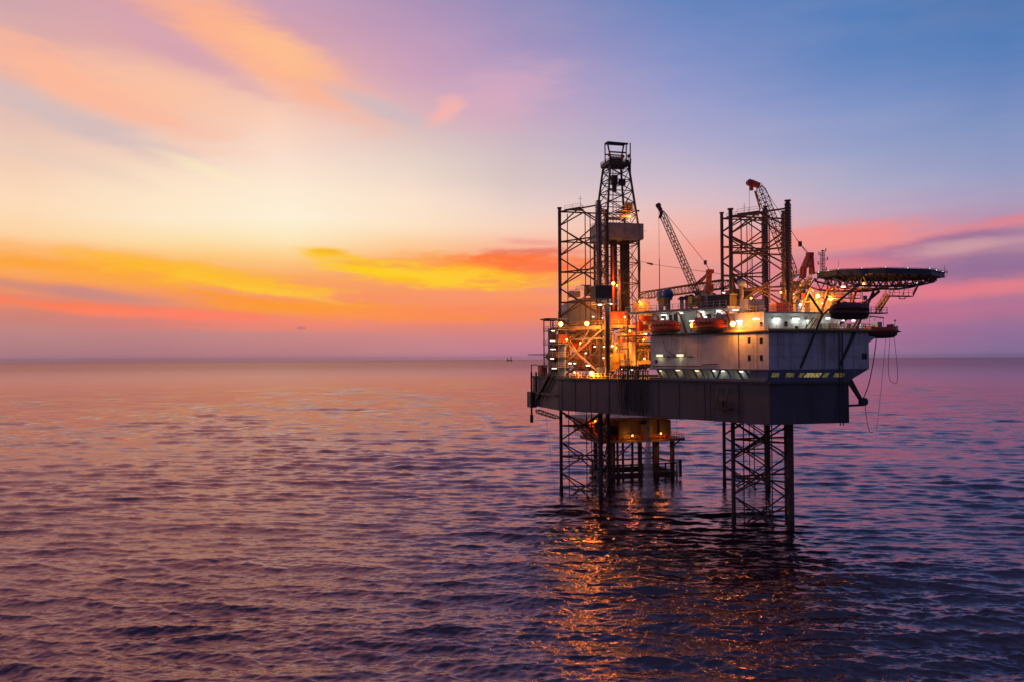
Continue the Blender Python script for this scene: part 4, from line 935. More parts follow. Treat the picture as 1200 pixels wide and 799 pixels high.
m = MB().bar((-19.3, 10.2, 46.8), (-16.4, 10.2, 49.8), .3).bar((-17.6, 10.2, 46.4), (-15.4, 10.2, 48.8), .3); m.build('module_pipe', tan_m, t)

# --------------------------------------------------------- starboard edge: stair tower, pipe frame and sump box
t = thing('stair_tower', 'open stair tower with stacked strip lit landings at the far left edge of the hull', 'stair tower', (-30.2, 3, ZD))
for x in (-31.0, -28.6):
    for y in (-3.0, 3.0, 8.6): MB().bar((x, y, ZD), (x, y, 42.4), .22).build('tower_post', dark_m, t)
for z in (30.9, 33.4, 36.4, 39.7, 42.3): m = MB().box((-29.8, 2.8, z), 2.8, 12.0, .16); m.build('landing', grey_m, t)
for z in (30.9, 33.4, 36.4, 39.7): m = MB().rail([(-31.1, 8.7, z), (-31.1, -3.1, z), (-28.6, -3.1, z)], 1.05, 1.5, .045); m.build('railing', tan_m, t)
MB().box((-29.2, 3.0, 32.8), .3, 11, 8.2).build('back_panel', lgrey_m, t)
for z0, z1, y0, y1 in ((28.6, 30.9, 8, 1), (30.9, 33.4, 1, 8), (33.4, 36.4, 8, 1)): MB().bar((-30.4, y0, z0), (-30.4, y1, z1), .9, .2).build('flight', tan_m, t)
MB().box((-29.6, -1.6, 37.6), 2.6, 2.0, 2.0).build('cable_cabinet', red_m, t)
MB().box((-30, 6.4, 42.6), 3.8, 5.2, .3).build('top_canopy', dark_m, t)
t = thing('caisson_rack', 'dark pipe frame with hanging pump caisson bolted to the left side of the hull', 'pipe frame', (-31.6, 15, 19))
for y in (17.2, 13.0): MB().tube((-31.8, y, 18.0 if y > 15 else 21), (-31.8, y, 29.5), .25).build('caisson', dark_m, t)
MB().tube((-31.8, 17.2, 16.4), (-31.8, 17.2, 18.4), .45).build('pump_end', dark_m, t)
m = MB().bar((-31.7, 12.6, 22.8), (-31.7, 2.0, 29.0), .7, .5).bar((-31.7, 8.6, 22.6), (-31.7, -1.2, 29.0), .35).bar((-31.7, 17.2, 24.3), (-31.7, -2.6, 24.3), .35, .5); m.build('raking_brace', dark_m, t)
MB().box((-31.9, 16.6, 22.4), 1.6, 3.4, 4.0).build('sump_box', dark_m, t)
m = MB().path([(-31.8, 17.2, 29.5), (-31.8, 17.2, 31.4), (-31.4, 13.6, 31.4)], .14); m.build('goose_neck', dark_m, t)
t = thing('mud_skip', 'dark red skip standing at the left rear corner of the main deck', 'skip', (-30, 13.6, ZD)); MB().box((-30, 13.2, 29.9), 1.6, 3.0, 2.6).build('skip_body', red_m, t); MB().box((-30, 13.2, 31.3), 1.9, 3.3, .15).build('skip_rim', red_m, t)
t = thing('flare_boom', 'thin lattice boom slung under the left side of the hull', 'boom', (-30, 8, 18.5)); MB().lattice(P(628, 481, 14), P(655, 489.5, -6), .9, .7, 10, .08, .05).build('boom_lattice', dark_m, t)
m = MB(); a = P(639.5, 486, 4); m.tube(a, PZ(650.5, 575, 0.2), .03); tag(m.build('mooring_rope', rope_m, None, a), 'thin rope hanging into the sea left of the left leg', 'rope', 'ropes hanging from the rig')

# --------------------------------------------------------- process gear on the main deck, from the left leg to the white deckhouse
rnd = random.Random(3)
t = thing('mud_pit_wall', 'amber lit steel module stacked behind the dark leg chord', 'module', (-17, 6, ZD))
MB().box((-16.6, 6.5, 38.0), 3.4, 3.0, 5.6).build('upper_module', tan_m, t); MB().box((-16.4, 6.3, 32.0), 3.8, 3.4, 5.6).build('lower_module', tan_m, t)
m = MB()
for z in (34.9, 40.9): m.box((-16.5, 4.7, z), 4.4, .5, .25)
m.rail([(-18.4, 4.4, 35.0), (-14.6, 4.4, 35.0)], 1.0, 1.2, .05); m.build('walkway', grey_m, t)
for k in range(3): m = MB().tube((-18.2 + k * .9, 4.4, 29), (-18.2 + k * .9, 4.4, 34.6), .14); m.build('riser', tan_m, t)
def mtank(label, a, b, r, m_, g=None):
    t = thing('pressure_tank', label, 'tank', ((a[0] + b[0]) / 2, a[1], min(a[2], b[2]) - r), g)
    MB().tube(a, b, r, n=20).build('tank_shell', m_, t)
    d = Vector(vsub(b, a)).normalized()
    m = MB()
    for e, s in ((a, -1), (b, 1)): m.ball(e, r * .98, n=16, m=8)
    m.build('tank_end', m_, t)
    m = MB()
    for f in (.2, .8): c = lerp(a, b, f); m.box((c[0], c[1], c[2] - r - .3), .3, r * 1.6, .9)
    m.build('saddle', grey_m, t)
    m = MB()
    for f in (.3, .55): c = lerp(a, b, f); m.tube(vadd(c, (0, 0, r)), vadd(c, (0, 0, r + .5)), .14)
    m.build('nozzle', grey_m, t)
mtank('yellow horizontal tank in front of the derrick base', P(727, 397, 5), P(749, 396, 5), 1.0, yellow_m)
mtank('tan horizontal tank below the yellow tank', P(731, 414, 3), P(747, 413, 3), 1.35, tan_m)
mtank('orange horizontal tank right of the red standpipe, under the roof overhang', P(754, 372, 4), P(762, 372, 4), 1.1, orange_m)
mtank('small tan tank at the foot of the left leg frame', P(664, 421, 6), P(676, 421, 6), 1.0, tan_m)
mtank('red brown horizontal tank seen through the jacking frame', P(672, 404, 7), P(690, 403, 7), 1.3, crane_m)
def module(label, x0, y0, x1, y1, q, d, m_, cat='module', fl=0):
    a, b = P(x0, y0, q), P(x1, y1, q); w, h = b[0] - a[0], a[2] - b[2]; c = ((a[0] + b[0]) / 2, q + d / 2)
    t = thing('equipment_module', label, cat, (c[0], c[1], b[2]))
    MB().box((*c, (a[2] + b[2]) / 2), w, d, h).build('module_body', m_, t)
    m = MB()
    for k in range(3): x = a[0] + w * (k + .5) / 3; m.box((x, q - .05, (a[2] + b[2]) / 2), .1, .1, h * .92)
    m.box((c[0], q - .06, b[2] + h * .5), w * .96, .1, .1).box((*c, a[2] + .06), w + .3, d + .3, .12); m.build('module_rib', m_, t)
    m = MB().rail([(a[0], q, a[2] + .12), (b[0], q, a[2] + .12)], 1.0, 1.1, .05); m.build('module_railing', yellow_m, t)
    m = MB(); m.tube((b[0] - .4, q - .35, b[2]), (b[0] - .4, q - .35, a[2] - .3), .16).tube((a[0] + .5, q - .3, b[2] + .5), (b[0] - .4, q - .3, b[2] + .5), .13); m.build('module_pipe', tan_m, t)
    return t
module('amber lit tan module left of the white deckhouse', 747, 403, 762, 431, -2, 5, tan_m)
module('yellow lit module below the two horizontal tanks', 719, 414, 731, 434, -4, 5, yellow_m)
module('low tan module in front of the derrick substructure', 731, 421, 748, 434, -6, 4, tan_m)
module('orange brown module beside the derrick foot', 749, 378, 762, 392, 6, 4, crane_m)
module('dark tan cabin right of the derrick, under an amber lamp', 749, 355, 761, 368, 8, 4, tan_m)
module('tan module behind the jacking frame, near the stair tower', 658, 407, 668, 434, 9, 4, tan_m)
module('orange lit module seen between the jacking frame braces', 678, 408, 698, 434, 10, 4, orange_m)
module('grey green cabin under the left jacking beam', 664, 386, 680, 399, 8, 4, grey_m)
# pipework
def pipes(label, nm, n, q0, q1, x0, x1, y0, y1, m_, seed):
    r = random.Random(seed); t = thing(nm, label, 'pipework', P((x0 + x1) / 2, y1, q0))
    for k in range(n):
        q = r.uniform(q0, q1); x = r.uniform(x0, x1); y = r.uniform(y0, y1); pts = [P(x, y, q)]
        for s in range(r.randint(2, 4)):
            L = r.uniform(1, 4) * r.choice((-1, 1)); d = r.choice(((L, 0, 0), (0, 0, L), (0, abs(L) * .6, 0)))
            nx = vadd(pts[-1], d)
            if not (28.6 < nx[2] < 40.0): nx = vadd(pts[-1], (L * .5, 0, 0))
            pts.append(nx)
        m = MB().path(pts, r.choice((.09, .12, .16, .2)), 8)
        for p in pts[1:-1]: m.ball(p, .2, n=8, m=5)
        m.build('pipe', m_[k % len(m_)], t)
pipes('tangle of amber lit pipes in front of the derrick base', 'pipe_manifold', 64, -7, 4, 716, 760, 388, 432, (tan_m, yellow_m, crane_m, grey_m), 5)
pipes('tangle of pipes low between the jacking frame braces', 'pipe_manifold', 48, 1, 8, 658, 698, 390, 432, (tan_m, crane_m, grey_m), 9)
t = thing('pipe_bridge', 'two level walkway with yellow handrails crossing in front of the derrick', 'walkway', (-7, -3, 34))
for z in (34.4, 38.1):
    MB().box((-7.4, -3.4, z), 11.5, 1.4, .16).build('walkway_deck', grey_m, t); m = MB().rail([(-13, -4.1, z + .1), (-1.8, -4.1, z + .1)], 1.1, 1.3, .05); m.build('handrail', yellow_m, t)
for x in (-12.6, -9, -5.4, -2): MB().bar((x, -3.4, ZD), (x, -3.4, 38), .25).build('walkway_post', tan_m, t)
m = MB().bar((-4.6, -4.6, 29), (-1.4, -4.6, 34), .3).bar((-6.4, -4.6, 29.6), (-3.4, -4.6, 34.4), .3); m.build('raking_stair', tan_m, t)
t = thing('choke_manifold', 'row of small upright valves on the deck edge below the amber lamp', 'valves', (-24, -10, ZD))
for k in range(9):
    e = 5.5 + k * 1.3; c = ab(e, -1.6); m = MB().tube((*c, ZD), (*c, ZD + rnd.uniform(.9, 2.0)), .16).ball((*c, ZD + 1.0), .3, n=10, m=6); m.build('valve', tan_m, t)
m = MB().tube(ab(5, -1.6, 29.0), ab(17, -1.6, 29.0), .12); m.build('header_pipe', tan_m, t)
for k in range(6):
    e = (2.5, 6.2, 9.5, 14.4, 18.3, 21)[k]; c = ab(e, -3.4 - (k % 2)); t = thing('deck_drum', 'dull steel drum standing along the deck edge', 'drum', (*c, ZD), 'steel drums along the deck edge')
    MB().tube((*c, ZD), (*c, ZD + 1.0), .42, n=14).build('drum_shell', (crane_m, tan_m, grey_m)[k % 3], t); MB().tube((*c, ZD + .48), (*c, ZD + .54), .45, n=14).build('drum_hoop', grey_m, t)
c = PAB(712, 432, -2); t = thing('post_platform', 'thick dark post carrying a boxed platform, in front of the amber lit process gear', 'post', (c[0], c[1], ZD)); a = P(704, 342, -9)
zt_ = PAB(712, 357, -2)[2]
MB().tube((c[0], c[1], ZD), (c[0], c[1], zt_), .58, n=16).build('post', leg_m, t)
for z in (29.2, 36.5, zt_ - .5): MB().tube((c[0], c[1], z), (c[0], c[1], z + .3), .72, n=16).build('post_collar', leg_m, t)
MB().box((c[0] - 1.5, c[1], zt_ + 2.6), 3.7, 3.0, 3.0).build('platform_box', dark_m, t); MB().box((c[0] - .8, c[1], zt_ + .1), 5.4, 3.6, .25).build('platform_floor', grey_m, t)
m = MB().rail([(c[0] - 3.4, c[1] - 1.7, zt_ + .2), (c[0] + 1.8, c[1] - 1.7, zt_ + .2)], 1.0, 1.2, .05); m.build('railing', grey_m, t)
for x in (-3.0, -.2): MB().bar((c[0] + x, c[1] - 1.2, zt_ + .2), (c[0] + x, c[1] - 1.2, zt_ + 1.2), .25).build('box_leg', dark_m, t)
t = thing('leg_guide_ladder', 'pale ladder cage running up the left leg chord', 'ladder', (-22.8, -8.2, 52))
m = MB()
for x in (-.3, .3): m.bar((-23.2 + x, -8.3, 48), (-23.2 + x, -8.3, 69.5), .08)
for k in range(43): m.bar((-23.5, -8.3, 48.3 + k * .5), (-22.9, -8.3, 48.3 + k * .5), .06)
m.build('ladder_frame', lgrey_m, t)

# --------------------------------------------------------- hoses over the side
t = thing('hose_rack', 'dark saddle rack of hose ends on the deck edge left of the white deckhouse', 'hose rack', ab(24, 0, ZD))
MB().box(ab(24.6, -.2, 30.3), 8.4, .4, .2, ABANG).build('rack_beam', dark_m, t)
for k in range(6): MB().bar(ab(21 + k * 1.5, -.2, ZD), ab(21 + k * 1.5, -.2, 30.3), .2).build('rack_post', dark_m, t)
for k in range(12):
    MB().ball(ab(20.9 + k * .68, .15, 31.0), .27, .27, .5, n=10, m=6).build('hose_saddle', rub_m, t)
hose0 = None
for k in range(12):
    r = random.Random(40 + k); e = 20.6 + k * .72 + r.uniform(-.15, .15); zl = r.uniform(20.6, 22.8)
    pts = [ab(e, .1, 31.2), ab(e, .45, 30.6)] + [ab(e + r.uniform(-.16, .16), .42, 29 - (29 - zl) * j / 7) for j in range(8)]
    o = MB().path(pts, .11, 7).build('cargo_hose', rub_m, None, ab(e, .4, 30))
    tag(o, 'black cargo hose hanging down the hull side from the saddle rack', 'hose', 'black hoses draped over the hull side')

# --------------------------------------------------------- fairlead bracket, ropes
t = thing('fairlead_bracket', 'dark triangular bracket with a round sheave at the right corner of the hull', 'bracket', (9, -55, 25))
a = P(1010, 471, -55.5)
for s, e in (((8.3, -55.5, 29.2), a), ((8.9, -54.9, 30.4), vadd(a, (.2, .5, .6))), ((8.3, -55.5, a[2] - .6), vadd(a, (.3, 0, -.5)))): MB().bar(s, e, .42, .42).build('bracket_arm', dark_m, t)
MB().tube(vadd(a, (.5, -.25, .1)), vadd(a, (.5, .25, .1)), .75, n=18).build('sheave', dark_m, t); MB().box(vadd(a, (.0, 0, .1)), 1.0, .7, 1.2).build('sheave_block', dark_m, t)
def rope(label, pts, r=.045):
    P_ = []
    for i in range(len(pts) - 1):
        p0, p1, p2, p3 = pts[max(0, i - 1)], pts[i], pts[i + 1], pts[min(len(pts) - 1, i + 2)]
        for k in range(6):
            u = k / 6; P_.append(tuple(.5 * (2 * p1[j] + (p2[j] - p0[j]) * u + (2 * p0[j] - 5 * p1[j] + 4 * p2[j] - p3[j]) * u * u + (3 * p1[j] - p0[j] - 3 * p2[j] + p3[j]) * u ** 3) for j in range(3)))
    P_.append(pts[-1])
    tag(MB().path(P_, r, 5).build('hanging_rope', rope_m, None, pts[0]), label, 'rope', 'ropes hanging from the rig')
Q = -56.5
rope('thick rope from the rescue boat down to the sheave bracket', [P(1027, 397, Q), P(1024, 420, Q), P(1018, 450, Q), P(1011, 468, Q)], .09)
rope('rope curling down from the sheave bracket towards the water', [P(1014, 474, Q), P(1015.5, 490, Q), P(1019, 505, Q), P(1023, 506, Q)], .06)
rope('long thin rope falling from the rescue boat to the sea', [P(1038, 396, Q), P(1035, 430, Q), P(1031, 470, Q), P(1027, 505, Q)], .035)
rope('slack rope looping below the right end of the rescue boat', [P(1043, 396, Q), P(1041, 425, Q), P(1042, 442, Q), P(1046, 448, Q), P(1051, 447, Q), P(1051.5, 430, Q), P(1047.5, 392, Q)], .045)
rope('slanting cable running from the hull bottom into the sea by the far leg', [P(776, 491, 4), P(800, 525, -2), P(828, 562, -10), PZ(836, 574, 0)], .03)

# --------------------------------------------------------- wellhead platform behind
t = thing('wellhead_platform', 'low rusty wellhead platform on piles standing behind and below the rig', 'platform', (-2, 24, 0))
PX0, PX1, PY0, PY1 = -15.0, 12.5, 18.5, 34.0
for z in (10.6, 16.6): MB().box(((PX0 + PX1) / 2 - (1 if z > 11 else -1.2), (PY0 + PY1) / 2, z), PX1 - PX0 + (2 if z > 11 else -2.4), PY1 - PY0, .7).build('platform_deck', leg_m, t)
MB().box((-2, 27, 13.5), 19, 12, 5.2).build('process_module', leg_m, t)
for k, x in enumerate((-11, -5, 1.5, 7)): MB().box((x, 20.4, 13.0 + (k % 2) * .5), 3.2, 2.4, 4.0 + (k % 2)).build('wellhead_tree', dark_m, t)
m = MB().bar((-16, 18.6, 16.4), (-12.2, 18.6, 10.8), .7, .6).bar((-16, 30, 16.4), (-12.2, 30, 10.8), .7, .6).box((-15.0, 24, 14.6), 2.4, 10, 3.0); m.build('sloping_end', crane_m, t)
pil = [(-8.6, 20.5), (5.0, 20.5), (9.6, 20.5), (-8.6, 32), (5.0, 32), (9.6, 32)]
for x, y in pil: MB().tube((x, y, -5), (x, y, 10.4), .65, n=12).build('pile', leg_m, t)
for x in (-6.6, -5.6, -4.0, -1.2, .8): MB().tube((x, 23, -5), (x, 23, 10.4), .34, n=10).build('conductor', dark_m, t)
for z in (1.1, 4.0):
    m = MB()
    for a, b in (((-10.2, 19.8), (10.6, 19.8)), ((-10.2, 32), (10.6, 32)), ((-10.2, 19.8), (-10.2, 32)), ((10.6, 19.8), (10.6, 32))): m.bar((*a, z), (*b, z), .7 if z < 2 else .4, 1.5 if z < 2 else .4)
    m.build('boat_landing', dark_m, t)
for k in range(7): x = -10 + k * 3.4; MB().bar((x, 19.4, -.5), (x, 19.4, 4.4), .35).build('landing_fender', dark_m, t)
MB().bar((11.6, 19.8, .2), (11.6, 19.8, 5), .7).bar((10, 19.8, 4), (12, 19.8, 4.6), .3).build('mooring_post', dark_m, t)
m = MB(); m.bar((9.6, 20.5, 8.5), (13.0, 20.5, 11), .3).bar((-8.6, 20.5, 4.5), (-2, 20.5, 10.2), .3).bar((5, 20.5, 4.5), (-1, 20.5, 10.2), .3).bar((-11.4, 20, 1), (-12.4, 20, 8), .25).bar((-14, 20, 1.5), (-14, 20, 6), .25).bar((-14, 20, 5.8), (-10, 20, 5.8), .25); m.build('jacket_brace', leg_m, t)
m = MB()
for z in (11.0, 17.0): m.rail([(PX0 + 1, PY1 - .3, z), (PX0 + 1, PY0 + .1, z), (PX1 - .2, PY0 + .1, z), (PX1 - .2, PY1 - .3, z)], 1.1, 1.5, .05)
m.build('railing', crane_m, t)

# --------------------------------------------------------- water discharged from the hull
def water_mat(jet_alpha):
    m = bpy.data.materials.new('falling_water'); m.use_nodes = True; nt = m.node_tree; g = G(nt); b = nt.nodes['Principled BSDF']
    pos = nt.nodes.new('ShaderNodeNewGeometry').outputs['Position']
    n = g.noise(g.mapping(pos, (3.4, 3.4, .22)), 1.0, 4, .65)
    lw = nt.nodes.new('ShaderNodeLayerWeight'); lw.inputs[0].default_value = .35
    a = g.mul(g.smooth(n, .30, .66), g.sub(1.0, g.m('POWER', lw.outputs[1], 1.5)))
    nt.links.new(g.mul(a, jet_alpha), b.inputs['Alpha']); b.inputs['Base Color'].default_value = (.8, .8, .82, 1); b.inputs['Roughness'].default_value = .6
    return m
wm, wm2 = water_mat(.52), water_mat(.2)
def jet(label, top, bot, r0, r1, n=3, wm=wm):
    t = thing('water_discharge', label, 'falling water', (bot[0], bot[1], 0), 'streams of water falling from the hull')
    for k in range(n):
        r = random.Random(k); f = 1 - .22 * k; R = []
        for j in range(13):
            u = j / 12; c = lerp(top, bot, u); rr = (r0 + (r1 - r0) * u ** 1.05) * f
            R.append([(c[0] + rr * math.cos(i * math.pi / 8) * r.uniform(.8, 1.15), c[1] + rr * math.sin(i * math.pi / 8) * r.uniform(.8, 1.15), c[2]) for i in range(16)])
        MB().loft(R, False).build('water_column', wm, t)
    R = []
    for z, rr in ((.0, r1 * 2.6), (.6, r1 * 2.3), (1.3, r1 * 1.6), (2.4, r1 * .9)): R.append([(bot[0] + rr * math.cos(i * math.pi / 9), bot[1] + rr * math.sin(i * math.pi / 9), z) for i in range(18)])
    MB().loft(R, False).build('splash', wm2, t)
b = PZ(760, 583, 0); jet('white column of water falling from the hull beside the left leg', (b[0], b[1], 20.6), b, .2, 1.6)
b = PZ(794, 598, 0); jet('thin faint stream of water right of the white water column', (b[0], b[1], 20.6), b, .12, .9, 1, wm2)

# --------------------------------------------------------- far away on the horizon
d = ray(597, 420.5); k = 9000.0 / d[1]; bx, by = d[0] * k, 9000.0
rp = rig(bx, by, 0)
t = thing('distant_rig', 'tiny far off drilling rig with two thin towers on the horizon', 'rig', rp)
MB().box(vadd(rp, (0, 0, 14)), 60, 30, 8).build('far_hull', dark_m, t)
for x, h in ((-20, 46), (18, 54)): MB().lattice(vadd(rp, (x, 0, 0)), vadd(rp, (x, 0, h)), 7, 5, 6, 1.2, .7).build('far_tower', dark_m, t)

# --------------------------------------------------------- lamps
LIGHTS = {}
def mk_light(name, e, col, r):
    k = (e, col, r)
    if k not in LIGHTS:
        l = bpy.data.lights.new(name, 'POINT'); l.energy = e; l.color = col; l.shadow_soft_size = r; LIGHTS[k] = l
    o = bpy.data.objects.new(name, LIGHTS[k]); COL.objects.link(o); return o
PROTO = {}
def floodlight(label, c, e=900, ang=0.0, r=.34, group='amber floodlights on the rig', glow=(0, -.75, -.25)):
    """amber lamp: housing with a glowing lens on the camera side"""
    key = ('f', r)
    if key not in PROTO:
        t = thing('floodlight', label, 'floodlight', (0, 0, 0), group)
        MB().box((0, .22, .05), r * 1.9, .35, r * 1.7).build('housing', dark_m, t); MB().ball((0, -.02, 0), r, r * .75, r, n=14, m=8).build('lens', sod_e, t)
        MB().bar((0, .3, -.1), (0, .5, -r * 2.4), .12).build('bracket', dark_m, t)
        PROTO[key] = t; o = t
    else: o = copy_tree(PROTO[key]); o['label'] = label; o['group'] = group
    place(o, c, ang)
    l = mk_light('lamp_light', e * 1.5, SOD, .45); l.location = glow; l.parent = o
    return o
def striplight(label, c, e=170, ang=0.0, L=1.5, group='white strip lights on the rig', glow=(0, -.35, -.45), warm=False, h=.22):
    key = ('s', L, warm, h)
    if key not in PROTO:
        t = thing('strip_light', label, 'strip light', (0, 0, 0), group)
        MB().box((0, .12, .10), L + .1, .2, h * .8).build('housing', grey_m, t); MB().box((0, 0, 0), L, .2, h).build('tube', flu2_e if warm else flu_e, t)
        PROTO[key] = t; o = t
    else: o = copy_tree(PROTO[key]); o['label'] = label; o['group'] = group
    place(o, c, ang)
    l = mk_light('lamp_light', e * .2, WARM if warm else FLU, .25); l.location = glow; l.parent = o
    return o
FL = [
 (P(657, 380, -10.2), 1500, 'amber floodlight at the left end of the jacking frame beam'),
 (P(687.5, 379.5, -10.2), 1500, 'amber floodlight in front of the grey module, on the jacking frame beam'),
 (PAB(693, 437, -.3), 700, 'brightest amber floodlight low on the hull edge, below the leg frame'),
 (PAB(673, 436, -.6), 350, 'smaller amber floodlight low on the hull edge, left of the brightest one'),
 (P(718.5, 332.5, 10.6), 800, 'amber floodlight on the derrick front at drill floor height'),
 (P(723, 335, 10.4), 600, 'weaker amber floodlight just right of the derrick floodlight'),
 (P(749.5, 354, 7.4), 500, 'small amber lamp on the cabin right of the derrick'),
 (PAB(763.5, 384, 2.0), 600, 'amber lamp just left of the left orange lifeboat'),
 (PAB(811.5, 381.5, 2.0), 700, 'bright amber floodlight between the two orange lifeboats'),
 (PAB(858.5, 380, 2.0), 220, 'bright amber floodlight right of the right orange lifeboat'),
 (P(958, 347.5, -54.2), 1300, 'amber floodlight under the left part of the helideck'),
 (P(973, 350, -54.2), 800, 'amber floodlight above the dark red lifeboat'),
 (P(741, 510, 17.6), 70, 'amber lamp in the middle of the wellhead platform'),
 (P(774.5, 507.5, 17.6), 70, 'amber lamp at the right end of the wellhead platform'),
 (P(697.5, 493, 17.6), 70, 'amber lamp at the left end of the wellhead platform'),
 (P(915, 343, -43), 1600, 'added amber fill lamp inside the nearest leg, lighting its braces'),  # added fill light with no visible source, brightens the leg braces
 (P(880, 350, -45), 700, 'added amber fill lamp on the roof left of the nearest leg'),  # extra fill light beside the leg, added
 (P(732, 372, 6.5), 1000, 'added amber fill lamp on the pipe ramp under the derrick'),  # added fill lights, down to the jacking frame column, brightening the process gear
 (P(708, 395, 1.5), 900, 'added amber fill lamp hidden behind the dark leg chord'),
 (P(722, 407, -5.5), 800, 'added amber fill lamp on the walkway left of the yellow module'),
 (P(754, 398, -5.0), 900, 'added amber fill lamp over the tan module next to the deckhouse'),
 (P(738, 388, -.5), 800, 'added amber fill lamp above the yellow horizontal tank'),
 (P(680, 402, -1.5), 700, 'added amber fill lamp inside the jacking frame'),
 (P(664, 398, -6.5), 600, 'added amber fill lamp on the left column of the jacking frame'),
 (P(738, 254, 12.6), 700, 'amber lamp on the finger board inside the derrick'),
 (P(1012, 333, -49), 120, 'amber lamp under the middle of the helideck'),
 (P(765, 416, -25.5) if False else P(755, 420, -8.5), 700, 'added amber fill lamp low at the left wall of the deckhouse'),  # added fill light for the gear left of the deckhouse
 (P(703, 355, -3.5) if False else P(696, 352, 3.0), 500, 'added amber fill lamp lighting the grey module from the leg'),  # another added fill light, aimed at the module
]
small = {3, 5, 6, 7, 12, 13, 14, 15, 16, 17, 18, 19, 20, 21, 22, 23, 24, 25, 26, 27}
for i, (c, e, lab) in enumerate(FL): floodlight(lab, c, e, 0, .2 if i in small else .52 if i in (0, 1, 2, 8, 9) else .42)
SL = []
def S(c, lab, **k): SL.append(striplight(lab, c, **k))
for x, lab in ((886, 'strip light over the small window of the upper deckhouse wall'), (910, 'strip light on the upper deckhouse wall below the red container'), (932.5, 'strip light on the upper deckhouse wall right of the red container')):
    c = P(x, 374, -54.34); S(c, lab, L=1.4, h=.3, e=240, glow=(0, -.5, -.5))
S(PAB(866.5, 376.5, -1.6), 'strip light at the corner right of the right orange lifeboat', ang=ABANG, L=1.4, e=220)
for x, y, lab in ((778, 369.5, 'strip light at the left end of the set-back wall behind the lifeboats'), (797.5, 367.5, 'strip light left of the dark recess behind the lifeboats'), (822, 366, 'strip light right of the dark recess behind the lifeboats'), (843, 364.8, 'strip light beside the white stair behind the lifeboats'), (862, 364, 'strip light at the right end of the set-back wall')):
    S(PAB(x, y, -5.6), lab, ang=ABANG, L=1.4, e=200)
S(PAB(827, 372, -5.0), 'low bulkhead light on the set-back wall above the right lifeboat', ang=ABANG, L=.6, e=90)
S(PAB(776.5, 374.5, -5.0), 'low bulkhead light behind the left orange lifeboat', ang=ABANG, L=.6, e=90)
S(PAB(791, 380.5, 1.6), 'long strip light on top of the left orange lifeboat davit', ang=ABANG, L=2.4, e=120)
S(PAB(811, 376.5, 1.6), 'strip light above the brightest amber lamp between the lifeboats', ang=ABANG, L=1.3, e=120)
S(PAB(773, 416.2, .45), 'yellowish strip light on the lower white wall, left of the pair', ang=ABANG, L=1.7, e=120, warm=True, h=.4)
S(PAB(797, 416.0, .45), 'yellowish strip light on the lower white wall, right of the pair', ang=ABANG, L=1.7, e=120, warm=True, h=.4)
for x, y, w in ((773, 434.2, 1), (794.5, 433.6, 1), (816.5, 434, 1), (835.5, 434.2, 0), (846, 434.5, 0), (868, 435, 0)):
    S(PAB(x, y, -1.9), 'strip light in the open walkway between slanting posts under the white deckhouse', ang=ABANG, L=1.1, e=95, warm=bool(w), group='strip lights in the walkway under the deckhouse')
for y, lab in ((388, 'strip light on the second landing from the top of the stair tower'), (399.5, 'strip light on the middle landing of the stair tower'), (409, 'strip light just above the lower pair on the stair tower'), (420, 'strip light on the lower landing of the stair tower'), (431.5, 'lowest strip light on the stair tower')):
    S(P(648 + (y % 3) - 1, y, -3.3), lab, L=(.9, 1.2)[int(y) % 2], e=110, h=.16)
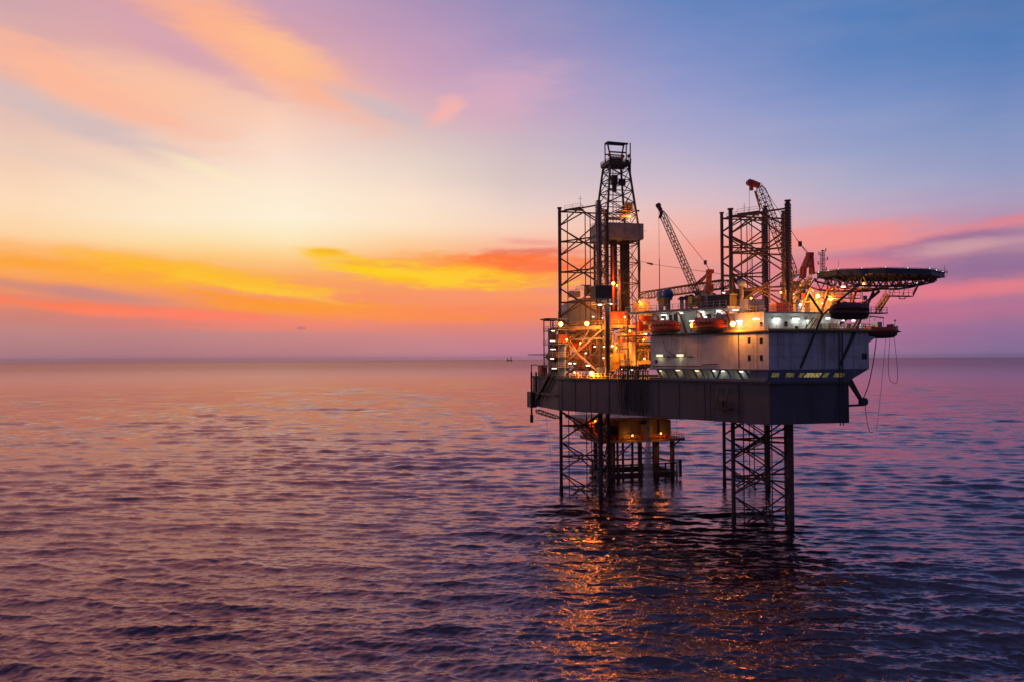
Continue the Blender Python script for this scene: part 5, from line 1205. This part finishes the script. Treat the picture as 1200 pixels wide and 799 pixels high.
for x, y, q, e, lab in ((695, 371.5, 6.0, 200, 'square white lamp on the grey module'), (704.5, 373, 4.0, 120, 'white lamp between the grey module and the dark leg chord'), (686.5, 413.5, -4, 150, 'white lamp low in the middle of the jacking frame'), (668, 425.5, -6, 60, 'small white lamp at the foot of the jacking frame, left of a pair'), (673.5, 425.5, -6, 60, 'small white lamp at the foot of the jacking frame, right of a pair'),
   (689, 428, -7, 90, 'white lamp right of the pair at the foot of the jacking frame'), (697, 406, -2, 90, 'white lamp just left of the dark leg chord'), (708.5, 406, -1.5, 90, 'white lamp seen just behind the dark leg chord'), (717.5, 405, -5, 110, 'white lamp right of the dark leg chord'), (707, 419, -3, 80, 'white lamp low behind the dark leg chord'),
   (725.5, 390, -2, 220, 'white lamp cluster below the derrick ramp'), (756.5, 391.5, -6, 130, 'white lamp left of the deckhouse corner lifeboat'), (748, 369, 7, 110, 'white lamp right of the red standpipe'), (703, 357.5, -17.3, 120, 'strip light under the left half of the boxed post platform'), (716, 356.5, -17.3, 120, 'strip light under the right half of the boxed post platform'),
   (773, 356.5, -26, 60, 'pale lamp under the railing left of the domes'), (848, 343.5, -40, 110, 'white lamp on the roof near the level crane boom'), (900.5, 369, -51.6, 120, 'white lamp at the left foot of the red container'), (729, 432, -10.5, 70, 'white lamp low beside the hose rack'), (740, 433, -12.5, 60, 'white lamp in the middle of the hose rack'),
   (964.5, 356, -54.3, 260, 'bright white lamp left of the dark red lifeboat'), (988, 336.5, -52, 110, 'white lamp on the truss above the dark red lifeboat'), (951, 341, -52, 110, 'white lamp on the truss near the red crane'), (1073.5, 332.5, -52.5, 90, 'white lamp at the right end of the helideck truss'), (938, 357, -52.2, 160, 'white lamp beside the upright tank'),
   (970, 373.5, -55.6, 260, 'bright lamp below the left end of the dark red lifeboat'), (988, 376, -54.7, 160, 'lamp below the middle of the dark red lifeboat'), (1000, 376, -54.7, 160, 'lamp below the right end of the dark red lifeboat'), (1008, 376, -54.6, 220, 'lamp on the white wall at the right end of the deckhouse'), (1045.5, 385, -55.9, 60, 'white lamp at the bow of the open rescue boat'), (946, 376, -54.6, 170, 'lamp beside the pale sloping stair'), (931, 345, -47, 160, 'white lamp at the foot of the red crane')):
    S((P(x, y, q)), lab, L=(.45, .7, .55, .9)[len(SL) % 4], e=e, h=(.2, .3)[len(SL) % 2])

# ------------------------------------------------------------------ render settings
SC.view_settings.view_transform = 'Standard'; SC.view_settings.look = 'None'
SC.view_settings.exposure = 0.0; SC.view_settings.gamma = 1.0; SC.view_settings.use_curve_mapping = False
SC.render.engine = 'CYCLES'
SC.cycles.use_denoising = True
SC.cycles.max_bounces = 6; SC.cycles.diffuse_bounces = 2; SC.cycles.glossy_bounces = 3; SC.cycles.transparent_max_bounces = 12
SC.cycles.sample_clamp_indirect = 10.0
SC.cycles.caustics_reflective = False; SC.cycles.caustics_refractive = False
